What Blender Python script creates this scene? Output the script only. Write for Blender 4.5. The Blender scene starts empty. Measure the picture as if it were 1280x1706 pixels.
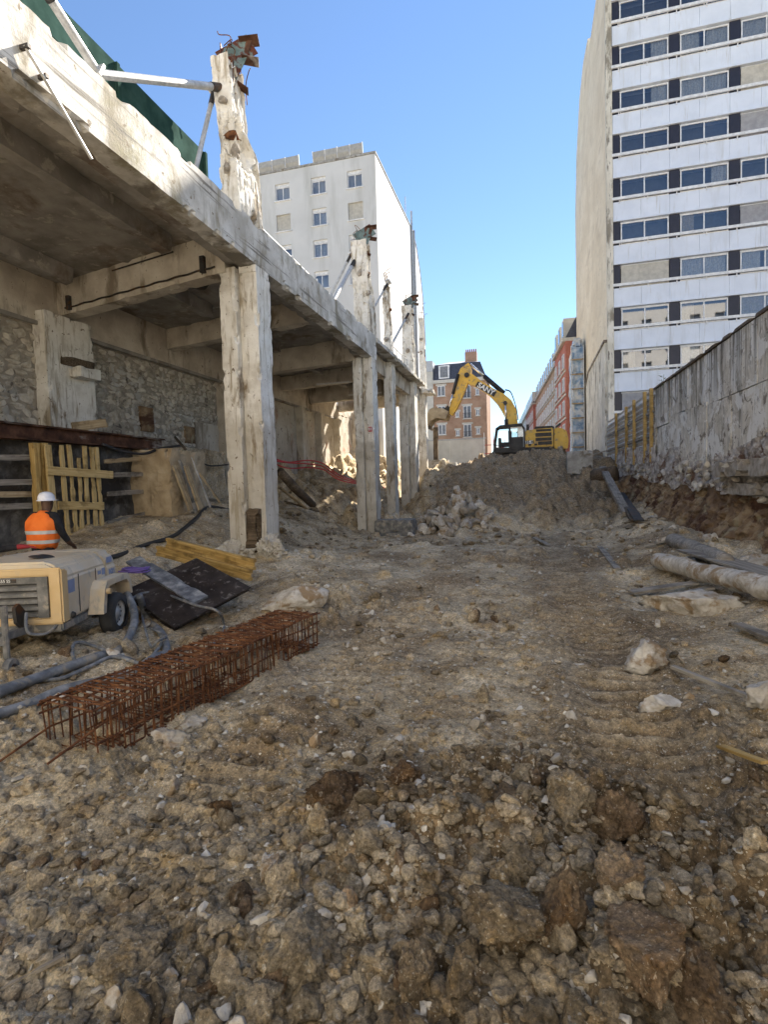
import bpy, bmesh, math, random
import numpy as np
from mathutils import Vector, Matrix, Euler
random.seed(7)
rng = np.random.default_rng(11)
R = math.radians
scene = bpy.context.scene
COL = scene.collection

# ---------------------------------------------------------------- camera, sky, sun, exposure
FPX = 900.0
YAW, PITCH, ROLL = R(14.93), R(-2.95), R(1.7)
_f = Vector((-math.sin(YAW)*math.cos(PITCH), math.cos(YAW)*math.cos(PITCH), math.sin(PITCH)))
_r0 = Vector((math.cos(YAW), math.sin(YAW), 0)); _u0 = _r0.cross(_f)
_r = _r0*math.cos(ROLL) - _u0*math.sin(ROLL); _u = _r.cross(_f)
CAM = Vector((0, 0, 2.0))
cd = bpy.data.cameras.new('camera'); cam = bpy.data.objects.new('camera', cd); COL.objects.link(cam)
cd.sensor_fit = 'VERTICAL'; cd.sensor_height = 36; cd.lens = 36*FPX/1706
cd.clip_start = .05; cd.clip_end = 3000
cam.matrix_world = Matrix.Translation(CAM) @ Matrix((_r, _u, -_f)).transposed().to_4x4()
scene.camera = cam

SUN_AZ, SUN_EL = 22.5, 42.0            # degrees right of the site's long axis (+Y), above the horizon
w = bpy.data.worlds.new('World'); scene.world = w; w.use_nodes = True
nt = w.node_tree; bg = nt.nodes['Background']
sky = nt.nodes.new('ShaderNodeTexSky'); sky.sky_type = 'NISHITA'; sky.sun_disc = False
sky.sun_elevation = R(SUN_EL); sky.sun_rotation = R(SUN_AZ); sky.altitude = 100
sky.air_density = 1.0; sky.dust_density = 0.0; sky.ozone_density = 4.2
nt.links.new(sky.outputs[0], bg.inputs[0]); bg.inputs[1].default_value = .07
sl = bpy.data.lights.new('sun', 'SUN'); sl.energy = 5.0; sl.angle = R(.5); sl.color = (1, .92, .80)
so = bpy.data.objects.new('sun', sl); COL.objects.link(so)
sd = Vector((math.sin(R(SUN_AZ))*math.cos(R(SUN_EL)), math.cos(R(SUN_AZ))*math.cos(R(SUN_EL)), math.sin(R(SUN_EL))))
so.rotation_euler = sd.to_track_quat('Z', 'Y').to_euler()
so.location = sd*80
scene.view_settings.view_transform = 'Standard'; scene.view_settings.look = 'None'
scene.view_settings.gamma = 1; scene.view_settings.exposure = 1.66
scene.cycles.use_denoising = True
scene.cycles.max_bounces = 8; scene.cycles.diffuse_bounces = 4; scene.cycles.transparent_max_bounces = 12

# ---------------------------------------------------------------- pixel rays (photo pixel -> world point on a plane)
def ray(px, py): return _f + _r*((px-640)/FPX) - _u*((py-853)/FPX)
def PX(px, py, v): d = ray(px, py); return CAM + d*((v-CAM.x)/d.x)
def PY(px, py, v): d = ray(px, py); return CAM + d*((v-CAM.y)/d.y)
def PZ(px, py, v): d = ray(px, py); return CAM + d*((v-CAM.z)/d.z)

# ---------------------------------------------------------------- noise (numpy value noise)
def _h(ix, iy, iz, s):
    h = (ix*374761393 + iy*668265263 + iz*1440662683 + s*974711) & 0xffffffff
    h = ((h ^ (h >> 13))*1274126177) & 0xffffffff
    return ((h ^ (h >> 16)) & 0xffffffff)/2147483648.0 - 1.0
def noise3(p, s=0):
    p = np.asarray(p, float); i = np.floor(p).astype(np.int64); f = p-i; u = f*f*f*(f*(f*6-15)+10)
    x, y, z = i[:, 0], i[:, 1], i[:, 2]; a, b, c = u[:, 0], u[:, 1], u[:, 2]
    def L(p0, p1, t): return p0+(p1-p0)*t
    return L(L(L(_h(x,y,z,s), _h(x+1,y,z,s), a), L(_h(x,y+1,z,s), _h(x+1,y+1,z,s), a), b),
             L(L(_h(x,y,z+1,s), _h(x+1,y,z+1,s), a), L(_h(x,y+1,z+1,s), _h(x+1,y+1,z+1,s), a), b), c)
def noise2(x, y, s=0):
    ix = np.floor(x).astype(np.int64); iy = np.floor(y).astype(np.int64)
    fx, fy = x-ix, y-iy; u = fx*fx*fx*(fx*(fx*6-15)+10); v = fy*fy*fy*(fy*(fy*6-15)+10); z = ix*0
    a, b, c, d = _h(ix,iy,z,s), _h(ix+1,iy,z,s), _h(ix,iy+1,z,s), _h(ix+1,iy+1,z,s)
    return (a+(b-a)*u) + ((c+(d-c)*u)-(a+(b-a)*u))*v
def fbm2(x, y, sc, o=4, s=0):
    t = 0; a = 1; n = 0
    for k in range(o): t = t+a*noise2(x*sc*2**k+k*17.3, y*sc*2**k-k*9.1, s+k); n += a; a *= .5
    return t/n
def fbm3(p, sc, o=3, s=0):
    t = 0; a = 1; n = 0
    for k in range(o): t = t+a*noise3(p*sc*2**k+k*7.7, s+k); n += a; a *= .5
    return t/n
def sstep(a, b, x): t = np.clip((x-a)/(b-a), 0, 1); return t*t*(3-2*t)

# ---------------------------------------------------------------- materials
MATS = {}
def nodes_for(name):
    m = bpy.data.materials.new(name); m.use_nodes = True; t = m.node_tree
    MATS[name] = m
    return m, t, t.nodes['Principled BSDF'], t.nodes.new, t.links.new
def ramp(t, cols, inp):
    r = t.nodes.new('ShaderNodeValToRGB'); e = r.color_ramp.elements
    while len(e) < len(cols): e.new(.5)
    for k, (p, c) in enumerate(cols): e[k].position = .5+(p-.5)*.62; e[k].color = (*c, 1)
    t.links.new(inp, r.inputs[0]); return r.outputs[0]
def noise_node(t, vec, scale, detail=8, rough=.6, dist=0, stretch=None):
    if stretch:
        mp = t.nodes.new('ShaderNodeMapping'); mp.inputs['Scale'].default_value = stretch
        t.links.new(vec, mp.inputs[0]); vec = mp.outputs[0]
    n = t.nodes.new('ShaderNodeTexNoise'); n.inputs['Scale'].default_value = scale
    n.inputs['Detail'].default_value = detail; n.inputs['Roughness'].default_value = rough; n.inputs['Distortion'].default_value = dist
    t.links.new(vec, n.inputs['Vector']); return n.outputs[0]
def mix(t, fac, a, b, mode='MIX'):
    m = t.nodes.new('ShaderNodeMix'); m.data_type = 'RGBA'; m.blend_type = mode
    for s, v in ((m.inputs[0], fac), (m.inputs[6], a), (m.inputs[7], b)):
        if isinstance(v, (int, float)): s.default_value = v
        elif isinstance(v, tuple): s.default_value = (*v, 1)
        else: t.links.new(v, s)
    return m.outputs[2]
def M(name, cols, scale=3., rough=.85, bump=.3, bscale=25., metal=0., layers=(), local=False, var=0., island=0., spec=.3, bdist=.02):
    """noise-coloured material; layers: (cols, scale, stretch, lo, hi) patches mixed over the base"""
    m, t, b, new, link = nodes_for(name)
    if local:
        vec = new('ShaderNodeTexCoord').outputs['Object']
        oi = new('ShaderNodeObjectInfo'); ad = new('ShaderNodeVectorMath'); ad.operation = 'ADD'
        sc = new('ShaderNodeMath'); sc.operation = 'MULTIPLY'; sc.inputs[1].default_value = 37; link(oi.outputs['Random'], sc.inputs[0])
        link(vec, ad.inputs[0]); link(sc.outputs[0], ad.inputs[1]); vec = ad.outputs[0]
    else: vec = new('ShaderNodeNewGeometry').outputs['Position']
    col = ramp(t, cols, noise_node(t, vec, scale))
    for (c2, s2, st, lo, hi) in layers:
        fac = ramp(t, [(lo, (0,0,0)), (hi, (1,1,1))], noise_node(t, vec, s2, 6, .65, .3, st))
        col = mix(t, fac, col, c2)
    if var or island:
        src = new('ShaderNodeNewGeometry').outputs['Random Per Island'] if island else new('ShaderNodeObjectInfo').outputs['Random']
        k = island or var
        mr = new('ShaderNodeMapRange'); link(src, mr.inputs[0]); mr.inputs[3].default_value = 1-k; mr.inputs[4].default_value = 1+k
        hv = new('ShaderNodeHueSaturation'); link(mr.outputs[0], hv.inputs['Value']); link(col, hv.inputs['Color']); col = hv.outputs[0]
    link(col, b.inputs['Base Color']); b.inputs['Roughness'].default_value = rough; b.inputs['Metallic'].default_value = metal
    b.inputs['Specular IOR Level'].default_value = spec
    if bump:
        bp = new('ShaderNodeBump'); bp.inputs['Strength'].default_value = bump; bp.inputs['Distance'].default_value = bdist
        link(noise_node(t, vec, bscale, 8, .7), bp.inputs['Height']); link(bp.outputs[0], b.inputs['Normal'])
    return m
def flat(name, c, rough=.5, metal=0., spec=.5, v=.12, bump=.05):
    return M(name, [(.3, tuple(x*(1-v) for x in c)), (.7, tuple(min(1, x*(1+v)) for x in c))], 4, rough, bump, 60, metal, local=True, spec=spec)

def earth(name, cols, pale, dark, specks=.0, var=None, attr=False, fresh_and_shade=(.205,.15,.092), grain=1.):
    """crumbly earth: broad tone patches, pale and dark areas, fine grain that also drives the relief"""
    m, t, b, new, link = nodes_for(name)
    geo = new('ShaderNodeNewGeometry'); vec = geo.outputs['Position']
    col = ramp(t, cols, noise_node(t, vec, 1.3, 10, .7))
    col = mix(t, ramp(t, [(.5, (0,0,0)), (.72, (1,1,1))], noise_node(t, vec, .5, 8, .62, .4)), col, pale)
    col = mix(t, ramp(t, [(.52, (0,0,0)), (.7, (.85,.85,.85))], noise_node(t, vec, .9, 9, .68, .6)), col, dark)
    col = mix(t, ramp(t, [(.55, (0,0,0)), (.72, (.7,.7,.7))], noise_node(t, vec, 5, 6, .65)), col, tuple(x*y for x, y in zip(cols[2][1], (1.0,.86,.62))))
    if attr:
        at = new('ShaderNodeAttribute'); at.attribute_name = 'fresh_and_shade'
        fr = ramp(t, [(.25, tuple(x*.55 for x in fresh_and_shade)), (.5, fresh_and_shade), (.8, tuple(x*1.9 for x in fresh_and_shade))], noise_node(t, vec, 7, 9, .72))
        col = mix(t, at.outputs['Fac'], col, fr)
    if specks:
        for sc, lo in ((24, .75), (75, .74)): col = mix(t, ramp(t, [(lo, (0,0,0)), (lo+.05, (specks,)*3)], noise_node(t, vec, sc, 2, .6)), col, (.62,.58,.5))
    if var:
        src = geo.outputs['Random Per Island'] if var == 'island' else new('ShaderNodeObjectInfo').outputs['Random']
        mr = new('ShaderNodeMapRange'); link(src, mr.inputs[0]); mr.inputs[3].default_value = .62; mr.inputs[4].default_value = 1.3
        hv = new('ShaderNodeHueSaturation'); link(mr.outputs[0], hv.inputs['Value']); link(col, hv.inputs['Color']); col = hv.outputs[0]
    g1 = noise_node(t, vec, 60*grain, 8, .8); g2 = noise_node(t, vec, 17*grain, 8, .72)
    col = mix(t, 1., col, ramp(t, [(.25, (.42,.42,.42)), (.5, (1,1,1)), (.78, (1.65,1.6,1.5))], g1), 'MULTIPLY')
    col = mix(t, 1., col, ramp(t, [(.25, (.56,.55,.53)), (.52, (1.04,1.04,1.04)), (.78, (1.4,1.37,1.3))], g2), 'MULTIPLY')
    link(col, b.inputs['Base Color']); b.inputs['Roughness'].default_value = .96; b.inputs['Specular IOR Level'].default_value = .12
    b1 = new('ShaderNodeBump'); b1.inputs['Strength'].default_value = 1.; b1.inputs['Distance'].default_value = .03; link(g2, b1.inputs['Height'])
    b2 = new('ShaderNodeBump'); b2.inputs['Strength'].default_value = 1.; b2.inputs['Distance'].default_value = .012; link(g1, b2.inputs['Height']); link(b1.outputs[0], b2.inputs['Normal']); link(b2.outputs[0], b.inputs['Normal'])
S1 = [(.2, (.21,.16,.103)), (.4, (.375,.302,.202)), (.55, (.515,.428,.297)), (.72, (.64,.547,.4)), (.85, (.72,.64,.495))]
S2 = [(.2, (.13,.103,.071)), (.4, (.255,.207,.145)), (.55, (.365,.303,.217)), (.72, (.49,.42,.315)), (.85, (.6,.535,.42))]
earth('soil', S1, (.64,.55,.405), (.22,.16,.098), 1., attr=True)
earth('clod', S2, (.46,.39,.29), (.14,.095,.055), .5, 'island')
earth('clod_single', S2, (.45,.38,.28), (.15,.1,.06), .6, 'object')
earth('dark_clod', [(.2, (.075,.05,.032)), (.4, (.13,.088,.056)), (.55, (.19,.13,.083)), (.72, (.3,.22,.145)), (.85, (.4,.31,.21))], (.36,.28,.19), (.08,.052,.033), .4, 'object')
M('chalk', [(.3, (.36,.33,.28)), (.5, (.5,.47,.42)), (.75, (.62,.6,.55))], 9, .9, .6, 40, layers=[((.28,.21,.14), 5, None, .55, .68)], island=.22)
M('chalk_single', [(.3, (.38,.34,.28)), (.5, (.5,.46,.4)), (.75, (.62,.59,.53))], 7, .9, .8, 40, layers=[((.28,.2,.12), 3.5, None, .5, .66)], var=.15)
CON = [(.25, (.44,.42,.38)), (.5, (.6,.58,.54)), (.75, (.72,.705,.67))]
M('concrete_beam', CON, 1.6, .9, .6, 18, layers=[((.30,.27,.21), 1.3, (1,1,.5), .5, .7), ((.25,.21,.16), 5, None, .7, .76), ((.27,.25,.16), .7, (1,1,.6), .6, .75), ((.2,.185,.16), 3, (.12,.12,3), .62, .75)])
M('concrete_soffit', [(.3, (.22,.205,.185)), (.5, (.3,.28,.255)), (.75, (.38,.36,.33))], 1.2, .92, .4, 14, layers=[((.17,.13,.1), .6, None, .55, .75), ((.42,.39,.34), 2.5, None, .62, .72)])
M('concrete_inner', [(.3, (.45,.4,.33)), (.55, (.56,.51,.43)), (.75, (.63,.59,.51))], 1.5, .9, .5, 18, layers=[((.25,.21,.16), 1.2, (1,1,.35), .55, .72), ((.22,.18,.14), 6, None, .73, .77)])
def column_mat():
    m, t, b, new, link = nodes_for('concrete_column')
    g = new('ShaderNodeNewGeometry'); vec = g.outputs['Position']
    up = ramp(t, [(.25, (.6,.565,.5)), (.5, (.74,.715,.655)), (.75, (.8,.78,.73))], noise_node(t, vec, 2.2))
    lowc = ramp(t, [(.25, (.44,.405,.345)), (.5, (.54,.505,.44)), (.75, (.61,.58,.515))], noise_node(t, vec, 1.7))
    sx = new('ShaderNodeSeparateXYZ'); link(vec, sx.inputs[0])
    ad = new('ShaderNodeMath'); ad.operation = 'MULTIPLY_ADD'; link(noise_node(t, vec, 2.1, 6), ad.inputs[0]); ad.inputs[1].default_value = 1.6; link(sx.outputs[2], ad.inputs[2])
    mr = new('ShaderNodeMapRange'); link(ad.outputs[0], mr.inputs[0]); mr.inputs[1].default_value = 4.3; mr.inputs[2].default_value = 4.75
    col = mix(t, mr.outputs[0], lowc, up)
    for c2, s2, st, lo, hi in (((.25,.2,.14), 1.8, (1,1,.3), .6, .72), ((.2,.155,.11), 8, None, .72, .75), ((.38,.33,.25), 4, (2,2,.25), .55, .75)):
        col = mix(t, ramp(t, [(lo, (0,0,0)), (hi, (1,1,1))], noise_node(t, vec, s2, 6, .65, .3, st)), col, c2)
    link(col, b.inputs['Base Color']); b.inputs['Roughness'].default_value = .9; b.inputs['Specular IOR Level'].default_value = .25
    bp = new('ShaderNodeBump'); bp.inputs['Strength'].default_value = .6; bp.inputs['Distance'].default_value = .02
    link(noise_node(t, vec, 20, 8, .7), bp.inputs['Height']); link(bp.outputs[0], b.inputs['Normal'])
column_mat()
M('concrete_grey', [(.3, (.26,.25,.23)), (.5, (.35,.34,.315)), (.75, (.44,.43,.4))], 3, .9, .5, 22, layers=[((.2,.17,.13), 2, None, .55, .7)], local=True)
M('broken_concrete', [(.3, (.22,.19,.15)), (.5, (.33,.29,.24)), (.75, (.44,.4,.34))], 5, .95, 1., 30)
M('mortar', [(.3, (.26,.225,.18)), (.6, (.36,.32,.265)), (.8, (.44,.4,.34))], 4, .95, .9, 25)
M('wall_stone', [(.25, (.32,.28,.22)), (.5, (.46,.41,.335)), (.75, (.57,.53,.45))], 5, .93, .8, 28, layers=[((.5,.48,.44), 1.1, None, .5, .68), ((.16,.135,.11), 2.5, None, .6, .72)], var=.25)
M('plaster', [(.3, (.43,.38,.31)), (.55, (.52,.475,.4)), (.75, (.58,.545,.48))], .9, .92, .4, 12, layers=[((.44,.26,.19), .55, None, .6, .76), ((.27,.23,.18), 1.3, (1,1,.3), .58, .72), ((.2,.17,.13), 4, None, .66, .72)])
def board_mat():
    m, t, b, new, link = nodes_for('board_marked_concrete')
    vec = new('ShaderNodeNewGeometry').outputs['Position']
    col = ramp(t, [(.25, (.52,.465,.375)), (.5, (.66,.605,.51)), (.75, (.76,.715,.63))], noise_node(t, vec, 2.2, 10, .7))
    boards = noise_node(t, vec, 1, 2, .5, 0, (1, 8, .1))
    col = mix(t, ramp(t, [(.5, (0,0,0)), (.75, (.2,.2,.2))], boards), col, (.33,.3,.255))
    for sc, st, lo, hi, c in ((1.1, (1,1.6,.4), .54, .74, (.2,.18,.145)), (2.6, (1,2.6,.22), .58, .74, (.22,.2,.165)), (1.0, None, .53, .57, (.78,.755,.7)), (4, None, .64, .67, (.74,.7,.63)), (2.1, None, .62, .68, (.2,.17,.135)), (9, None, .68, .73, (.16,.14,.115))):
        col = mix(t, ramp(t, [(lo, (0,0,0)), (hi, (.9,.9,.9))], noise_node(t, vec, sc, 8, .7, .6, st)), col, c)
    sz = new('ShaderNodeSeparateXYZ'); link(vec, sz.inputs[0]); mz = new('ShaderNodeMapRange'); link(sz.outputs[2], mz.inputs[0]); mz.inputs[1].default_value = 3.6; mz.inputs[2].default_value = 5.3
    dr = ramp(t, [(.44, (0,0,0)), (.6, (1,1,1))], noise_node(t, vec, 1.6, 7, .7, .2, (1,3.2,.07))); ml = new('ShaderNodeMath'); ml.operation = 'MULTIPLY'; link(dr, ml.inputs[0]); link(mz.outputs[0], ml.inputs[1])
    col = mix(t, ml.outputs[0], col, (.15,.132,.105))
    link(col, b.inputs['Base Color']); b.inputs['Roughness'].default_value = .95; b.inputs['Specular IOR Level'].default_value = .12
    bp = new('ShaderNodeBump'); bp.inputs['Strength'].default_value = .2; bp.inputs['Distance'].default_value = .04
    link(boards, bp.inputs['Height'])
    b2 = new('ShaderNodeBump'); b2.inputs['Strength'].default_value = .8; b2.inputs['Distance'].default_value = .03
    link(noise_node(t, vec, 14, 9, .75), b2.inputs['Height']); link(bp.outputs[0], b2.inputs['Normal']); link(b2.outputs[0], b.inputs['Normal'])
board_mat()
M('rubble_masonry', [(.25, (.22,.185,.155)), (.45, (.42,.37,.325)), (.6, (.56,.51,.46)), (.8, (.7,.66,.61))], 3.4, .95, 1., 16, layers=[((.16,.09,.055), .9, (1,1,1.6), .58, .72), ((.55,.52,.48), 3.2, None, .64, .7)], bdist=.06)
M('earth_cut', [(.25, (.11,.066,.038)), (.5, (.24,.155,.088)), (.65, (.35,.245,.14)), (.8, (.44,.34,.21))], 1.6, .95, 1., 16, layers=[((.10,.05,.03), .8, (1,1,2), .52, .66), ((.36,.3,.19), 1.7, None, .62, .74)], bdist=.06)
WOOD = lambda a, b, c: [(.3, a), (.5, b), (.7, c)]
def wood(name, a, b, c):
    m, t, bs, new, link = nodes_for(name)
    tc = new('ShaderNodeTexCoord').outputs['Object']; oi = new('ShaderNodeObjectInfo')
    ad = new('ShaderNodeVectorMath'); ad.operation = 'ADD'; sc = new('ShaderNodeMath'); sc.operation = 'MULTIPLY'; sc.inputs[1].default_value = 31
    link(oi.outputs['Random'], sc.inputs[0]); link(tc, ad.inputs[0]); link(sc.outputs[0], ad.inputs[1])
    n = noise_node(t, ad.outputs[0], 3, 8, .65, .5, (.35, 9, 9)); col = ramp(t, WOOD(a, b, c), n)
    col = mix(t, ramp(t, [(.5, (0,0,0)), (.7, (.7,.7,.7))], noise_node(t, ad.outputs[0], 2.5, 6)), col, tuple(x*.5 for x in a))
    link(col, bs.inputs['Base Color']); bs.inputs['Roughness'].default_value = .8; bs.inputs['Specular IOR Level'].default_value = .25
    bp = new('ShaderNodeBump'); bp.inputs['Strength'].default_value = .35; bp.inputs['Distance'].default_value = .01
    link(n, bp.inputs['Height']); link(bp.outputs[0], bs.inputs['Normal'])
wood('timber_yellow', (.33,.21,.07), (.46,.31,.11), (.56,.4,.17))
wood('timber_pale', (.31,.225,.125), (.42,.32,.19), (.5,.4,.26))
wood('timber_grey', (.18,.155,.125), (.27,.24,.2), (.37,.34,.29))
wood('timber_dark', (.07,.05,.032), (.12,.088,.058), (.19,.145,.1))
M('rust', [(.25, (.055,.022,.012)), (.5, (.13,.052,.022)), (.75, (.26,.115,.045))], 9, .85, .4, 70, local=True, metal=.15)
M('rust_beam', [(.25, (.035,.018,.012)), (.5, (.085,.04,.024)), (.75, (.16,.08,.05))], 3, .7, .3, 40, layers=[((.28,.25,.22), 2, (1,.3,1), .6, .74)], metal=.3)
M('galvanised', [(.3, (.42,.42,.41)), (.6, (.56,.56,.55)), (.8, (.66,.66,.65))], 8, .5, .1, 60, local=True, metal=.45)
M('steel_green', [(.3, (.10,.15,.145)), (.6, (.17,.235,.225)), (.8, (.25,.31,.295))], 5, .6, .2, 50, layers=[((.11,.035,.02), 3.5, None, .52, .62)], local=True, metal=.2)
M('hoarding_green', [(.3, (.02,.05,.042)), (.7, (.04,.085,.072))], 2, .95, .08, 30, local=True, spec=.03)
M('steel_dark', [(.3, (.03,.03,.03)), (.7, (.075,.07,.065))], 5, .6, .2, 50, layers=[((.12,.06,.03), 4, None, .55, .7)], local=True, metal=.4)
M('white_metal', [(.3, (.6,.6,.6)), (.7, (.74,.74,.73))], 5, .5, .05, 50, local=True)
M('hose_grey', [(.3, (.10,.108,.12)), (.55, (.17,.18,.195)), (.75, (.27,.275,.28))], 7, .6, .3, 60, layers=[((.3,.265,.21), 6, None, .55, .7)], local=True)
flat('hose_black', (.025,.026,.03), .5)
flat('cable_red', (.5,.03,.04), .45)
M('film_board', [(.3, (.018,.014,.013)), (.6, (.035,.028,.026)), (.8, (.07,.06,.055))], 3, .42, .12, 40, layers=[((.16,.15,.14), 9, (1,1,1), .62, .74)], local=True)
M('dirty_alu', [(.3, (.11,.12,.145)), (.55, (.22,.235,.26)), (.75, (.42,.43,.44))], 6, .5, .15, 50, local=True, metal=.3)
flat('purple_strap', (.17,.11,.34), .7)
M('sandy_render', [(.3, (.36,.28,.18)), (.55, (.47,.375,.25)), (.75, (.54,.455,.33))], 1.6, .95, .8, 18, layers=[((.27,.2,.12), 1.2, None, .55, .72)])
wood('timber_slat', (.40,.28,.115), (.53,.395,.18), (.63,.49,.255))
M('shotcrete', [(.3, (.06,.058,.055)), (.55, (.11,.106,.1)), (.75, (.19,.182,.172))], 3, .9, .8, 14, layers=[((.05,.045,.04), 1.1, None, .5, .65)])

# ---------------------------------------------------------------- mesh helpers
def tag(o, label=None, cat=None, group=None, kind=None):
    for k, v in (('label', label), ('category', cat), ('group', group), ('kind', kind)):
        if v: o[k] = v
    return o
def empty(name, loc=(0,0,0), rz=0, label=None, cat=None, group=None):
    o = bpy.data.objects.new(name, None); COL.objects.link(o); o.location = loc; o.rotation_euler = (0,0,rz); o.empty_display_size = .2
    return tag(o, label, cat, group)
def link_mesh(name, me, parent=None, mat=None):
    o = bpy.data.objects.new(name, me); COL.objects.link(o)
    if mat and not me.materials: me.materials.append(MATS[mat])
    if parent: o.parent = parent
    return o
def np_mesh(name, v, f, mat, parent=None, smooth=False):
    """v (N,3), f (M,k) arrays"""
    v = np.asarray(v, np.float32); f = np.asarray(f, np.int32); me = bpy.data.meshes.new(name)
    me.vertices.add(len(v)); me.vertices.foreach_set('co', v.ravel())
    k = f.shape[1]; me.loops.add(f.size); me.loops.foreach_set('vertex_index', f.ravel())
    me.polygons.add(len(f)); me.polygons.foreach_set('loop_start', np.arange(0, f.size, k, dtype=np.int32))
    try: me.polygons.foreach_set('loop_total', np.full(len(f), k, np.int32))
    except Exception: pass
    me.polygons.foreach_set('use_smooth', np.full(len(f), smooth)); me.update(calc_edges=True); me.validate()
    return link_mesh(name, me, parent, mat)
class MB:
    def __init__(s): s.v = []; s.f = []
    def add(s, vs, fs):
        n = len(s.v); s.v += [tuple(p) for p in vs]; s.f += [tuple(i+n for i in q) for q in fs]; return s
    def box(s, x0, x1, y0, y1, z0, z1, mt=None):
        vs = [Vector((x, y, z)) for x in (x0,x1) for y in (y0,y1) for z in (z0,z1)]
        if mt: vs = [mt @ p for p in vs]
        return s.add(vs, [(0,1,3,2),(4,6,7,5),(0,4,5,1),(2,3,7,6),(0,2,6,4),(1,5,7,3)])
    def bar(s, a, b, wd, ht, up=(0,0,1)):
        a, b = Vector(a), Vector(b); d = b-a; L = d.length; d.normalize(); up = Vector(up)
        if abs(d.dot(up)) > .98: up = Vector((0,1,0))
        x = d; y = up.cross(d).normalized(); z = x.cross(y)
        mt = Matrix.Translation(a) @ Matrix((x, y, z)).transposed().to_4x4()
        return s.box(0, L, -wd/2, wd/2, -ht/2, ht/2, mt)
    def tube(s, pts, r, seg=10, caps=True):
        pts = [Vector(p) for p in pts]; n = len(pts); rings = []
        pn = None
        for i, p in enumerate(pts):
            d = (pts[min(i+1, n-1)]-pts[max(i-1, 0)]).normalized()
            if pn is None: a = Vector((0,0,1)) if abs(d.z) < .9 else Vector((1,0,0)); nx = d.cross(a).normalized()
            else: nx = (pn - d*pn.dot(d)).normalized()
            pn = nx; ny = d.cross(nx); rr = r[i] if isinstance(r, (list, tuple)) else r
            rings.append([p+(nx*math.cos(2*math.pi*k/seg)+ny*math.sin(2*math.pi*k/seg))*rr for k in range(seg)])
        vs = [q for ring in rings for q in ring]
        fs = [(i*seg+k, i*seg+(k+1) % seg, (i+1)*seg+(k+1) % seg, (i+1)*seg+k) for i in range(n-1) for k in range(seg)]
        if caps: fs += [tuple(reversed(range(seg))), tuple(range((n-1)*seg, n*seg))]
        return s.add(vs, fs)
    def prism(s, poly, axis, a, b):
        """poly of 2-tuples in the other two axes, extruded from a to b along axis ('x','y','z')"""
        def P(q, t): return {'x': (t, q[0], q[1]), 'y': (q[0], t, q[1]), 'z': (q[0], q[1], t)}[axis]
        n = len(poly); vs = [P(q, a) for q in poly]+[P(q, b) for q in poly]
        fs = [tuple(range(n)), tuple(reversed(range(n, 2*n)))]+[(i, n+i, n+(i+1) % n, (i+1) % n) for i in range(n)]
        return s.add(vs, fs)
    def strip(s, A, B, axis, a, b):
        """a closed plate between two polylines A, B (2-tuples, same length), extruded along axis"""
        for i in range(len(A)-1): s.prism([A[i], A[i+1], B[i+1], B[i]], axis, a, b)
        return s
    def lathe(s, prof, seg=20, mt=None, caps=True):
        """prof (r, z) about local z"""
        vs = [Vector((r*math.cos(2*math.pi*k/seg), r*math.sin(2*math.pi*k/seg), z)) for r, z in prof for k in range(seg)]
        if mt: vs = [mt @ p for p in vs]
        n = len(prof); fs = [(i*seg+k, i*seg+(k+1) % seg, (i+1)*seg+(k+1) % seg, (i+1)*seg+k) for i in range(n-1) for k in range(seg)]
        if caps: fs += [tuple(reversed(range(seg))), tuple(range((n-1)*seg, n*seg))]
        return s.add(vs, fs)
    def mesh(s, name, bevel=0, smooth=False, weld=False, seg=2):
        me = bpy.data.meshes.new(name); me.from_pydata(s.v, [], s.f)
        bm = bmesh.new(); bm.from_mesh(me)
        if weld: bmesh.ops.remove_doubles(bm, verts=bm.verts, dist=1e-4)
        bmesh.ops.recalc_face_normals(bm, faces=bm.faces)
        if bevel: bmesh.ops.bevel(bm, geom=list(bm.edges), offset=bevel, segments=seg, affect='EDGES', clamp_overlap=True)
        for f in bm.faces: f.smooth = smooth
        bm.to_mesh(me); bm.free(); return me
    def build(s, name, mat, parent=None, bevel=0, smooth=False, weld=False, label=None, cat=None, group=None):
        return tag(link_mesh(name, s.mesh(name, bevel, smooth, weld), parent, mat), label, cat, group)
def spline(pts, n=8):
    pts = [Vector(p) for p in pts]; out = []
    for i in range(len(pts)-1):
        p0, p1, p2, p3 = pts[max(i-1,0)], pts[i], pts[i+1], pts[min(i+2, len(pts)-1)]
        for k in range(n):
            t = k/n; out.append(.5*((2*p1)+(p2-p0)*t+(2*p0-5*p1+4*p2-p3)*t*t+(3*p1-p0-3*p2+p3)*t**3))
    return out+[pts[-1]]
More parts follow.
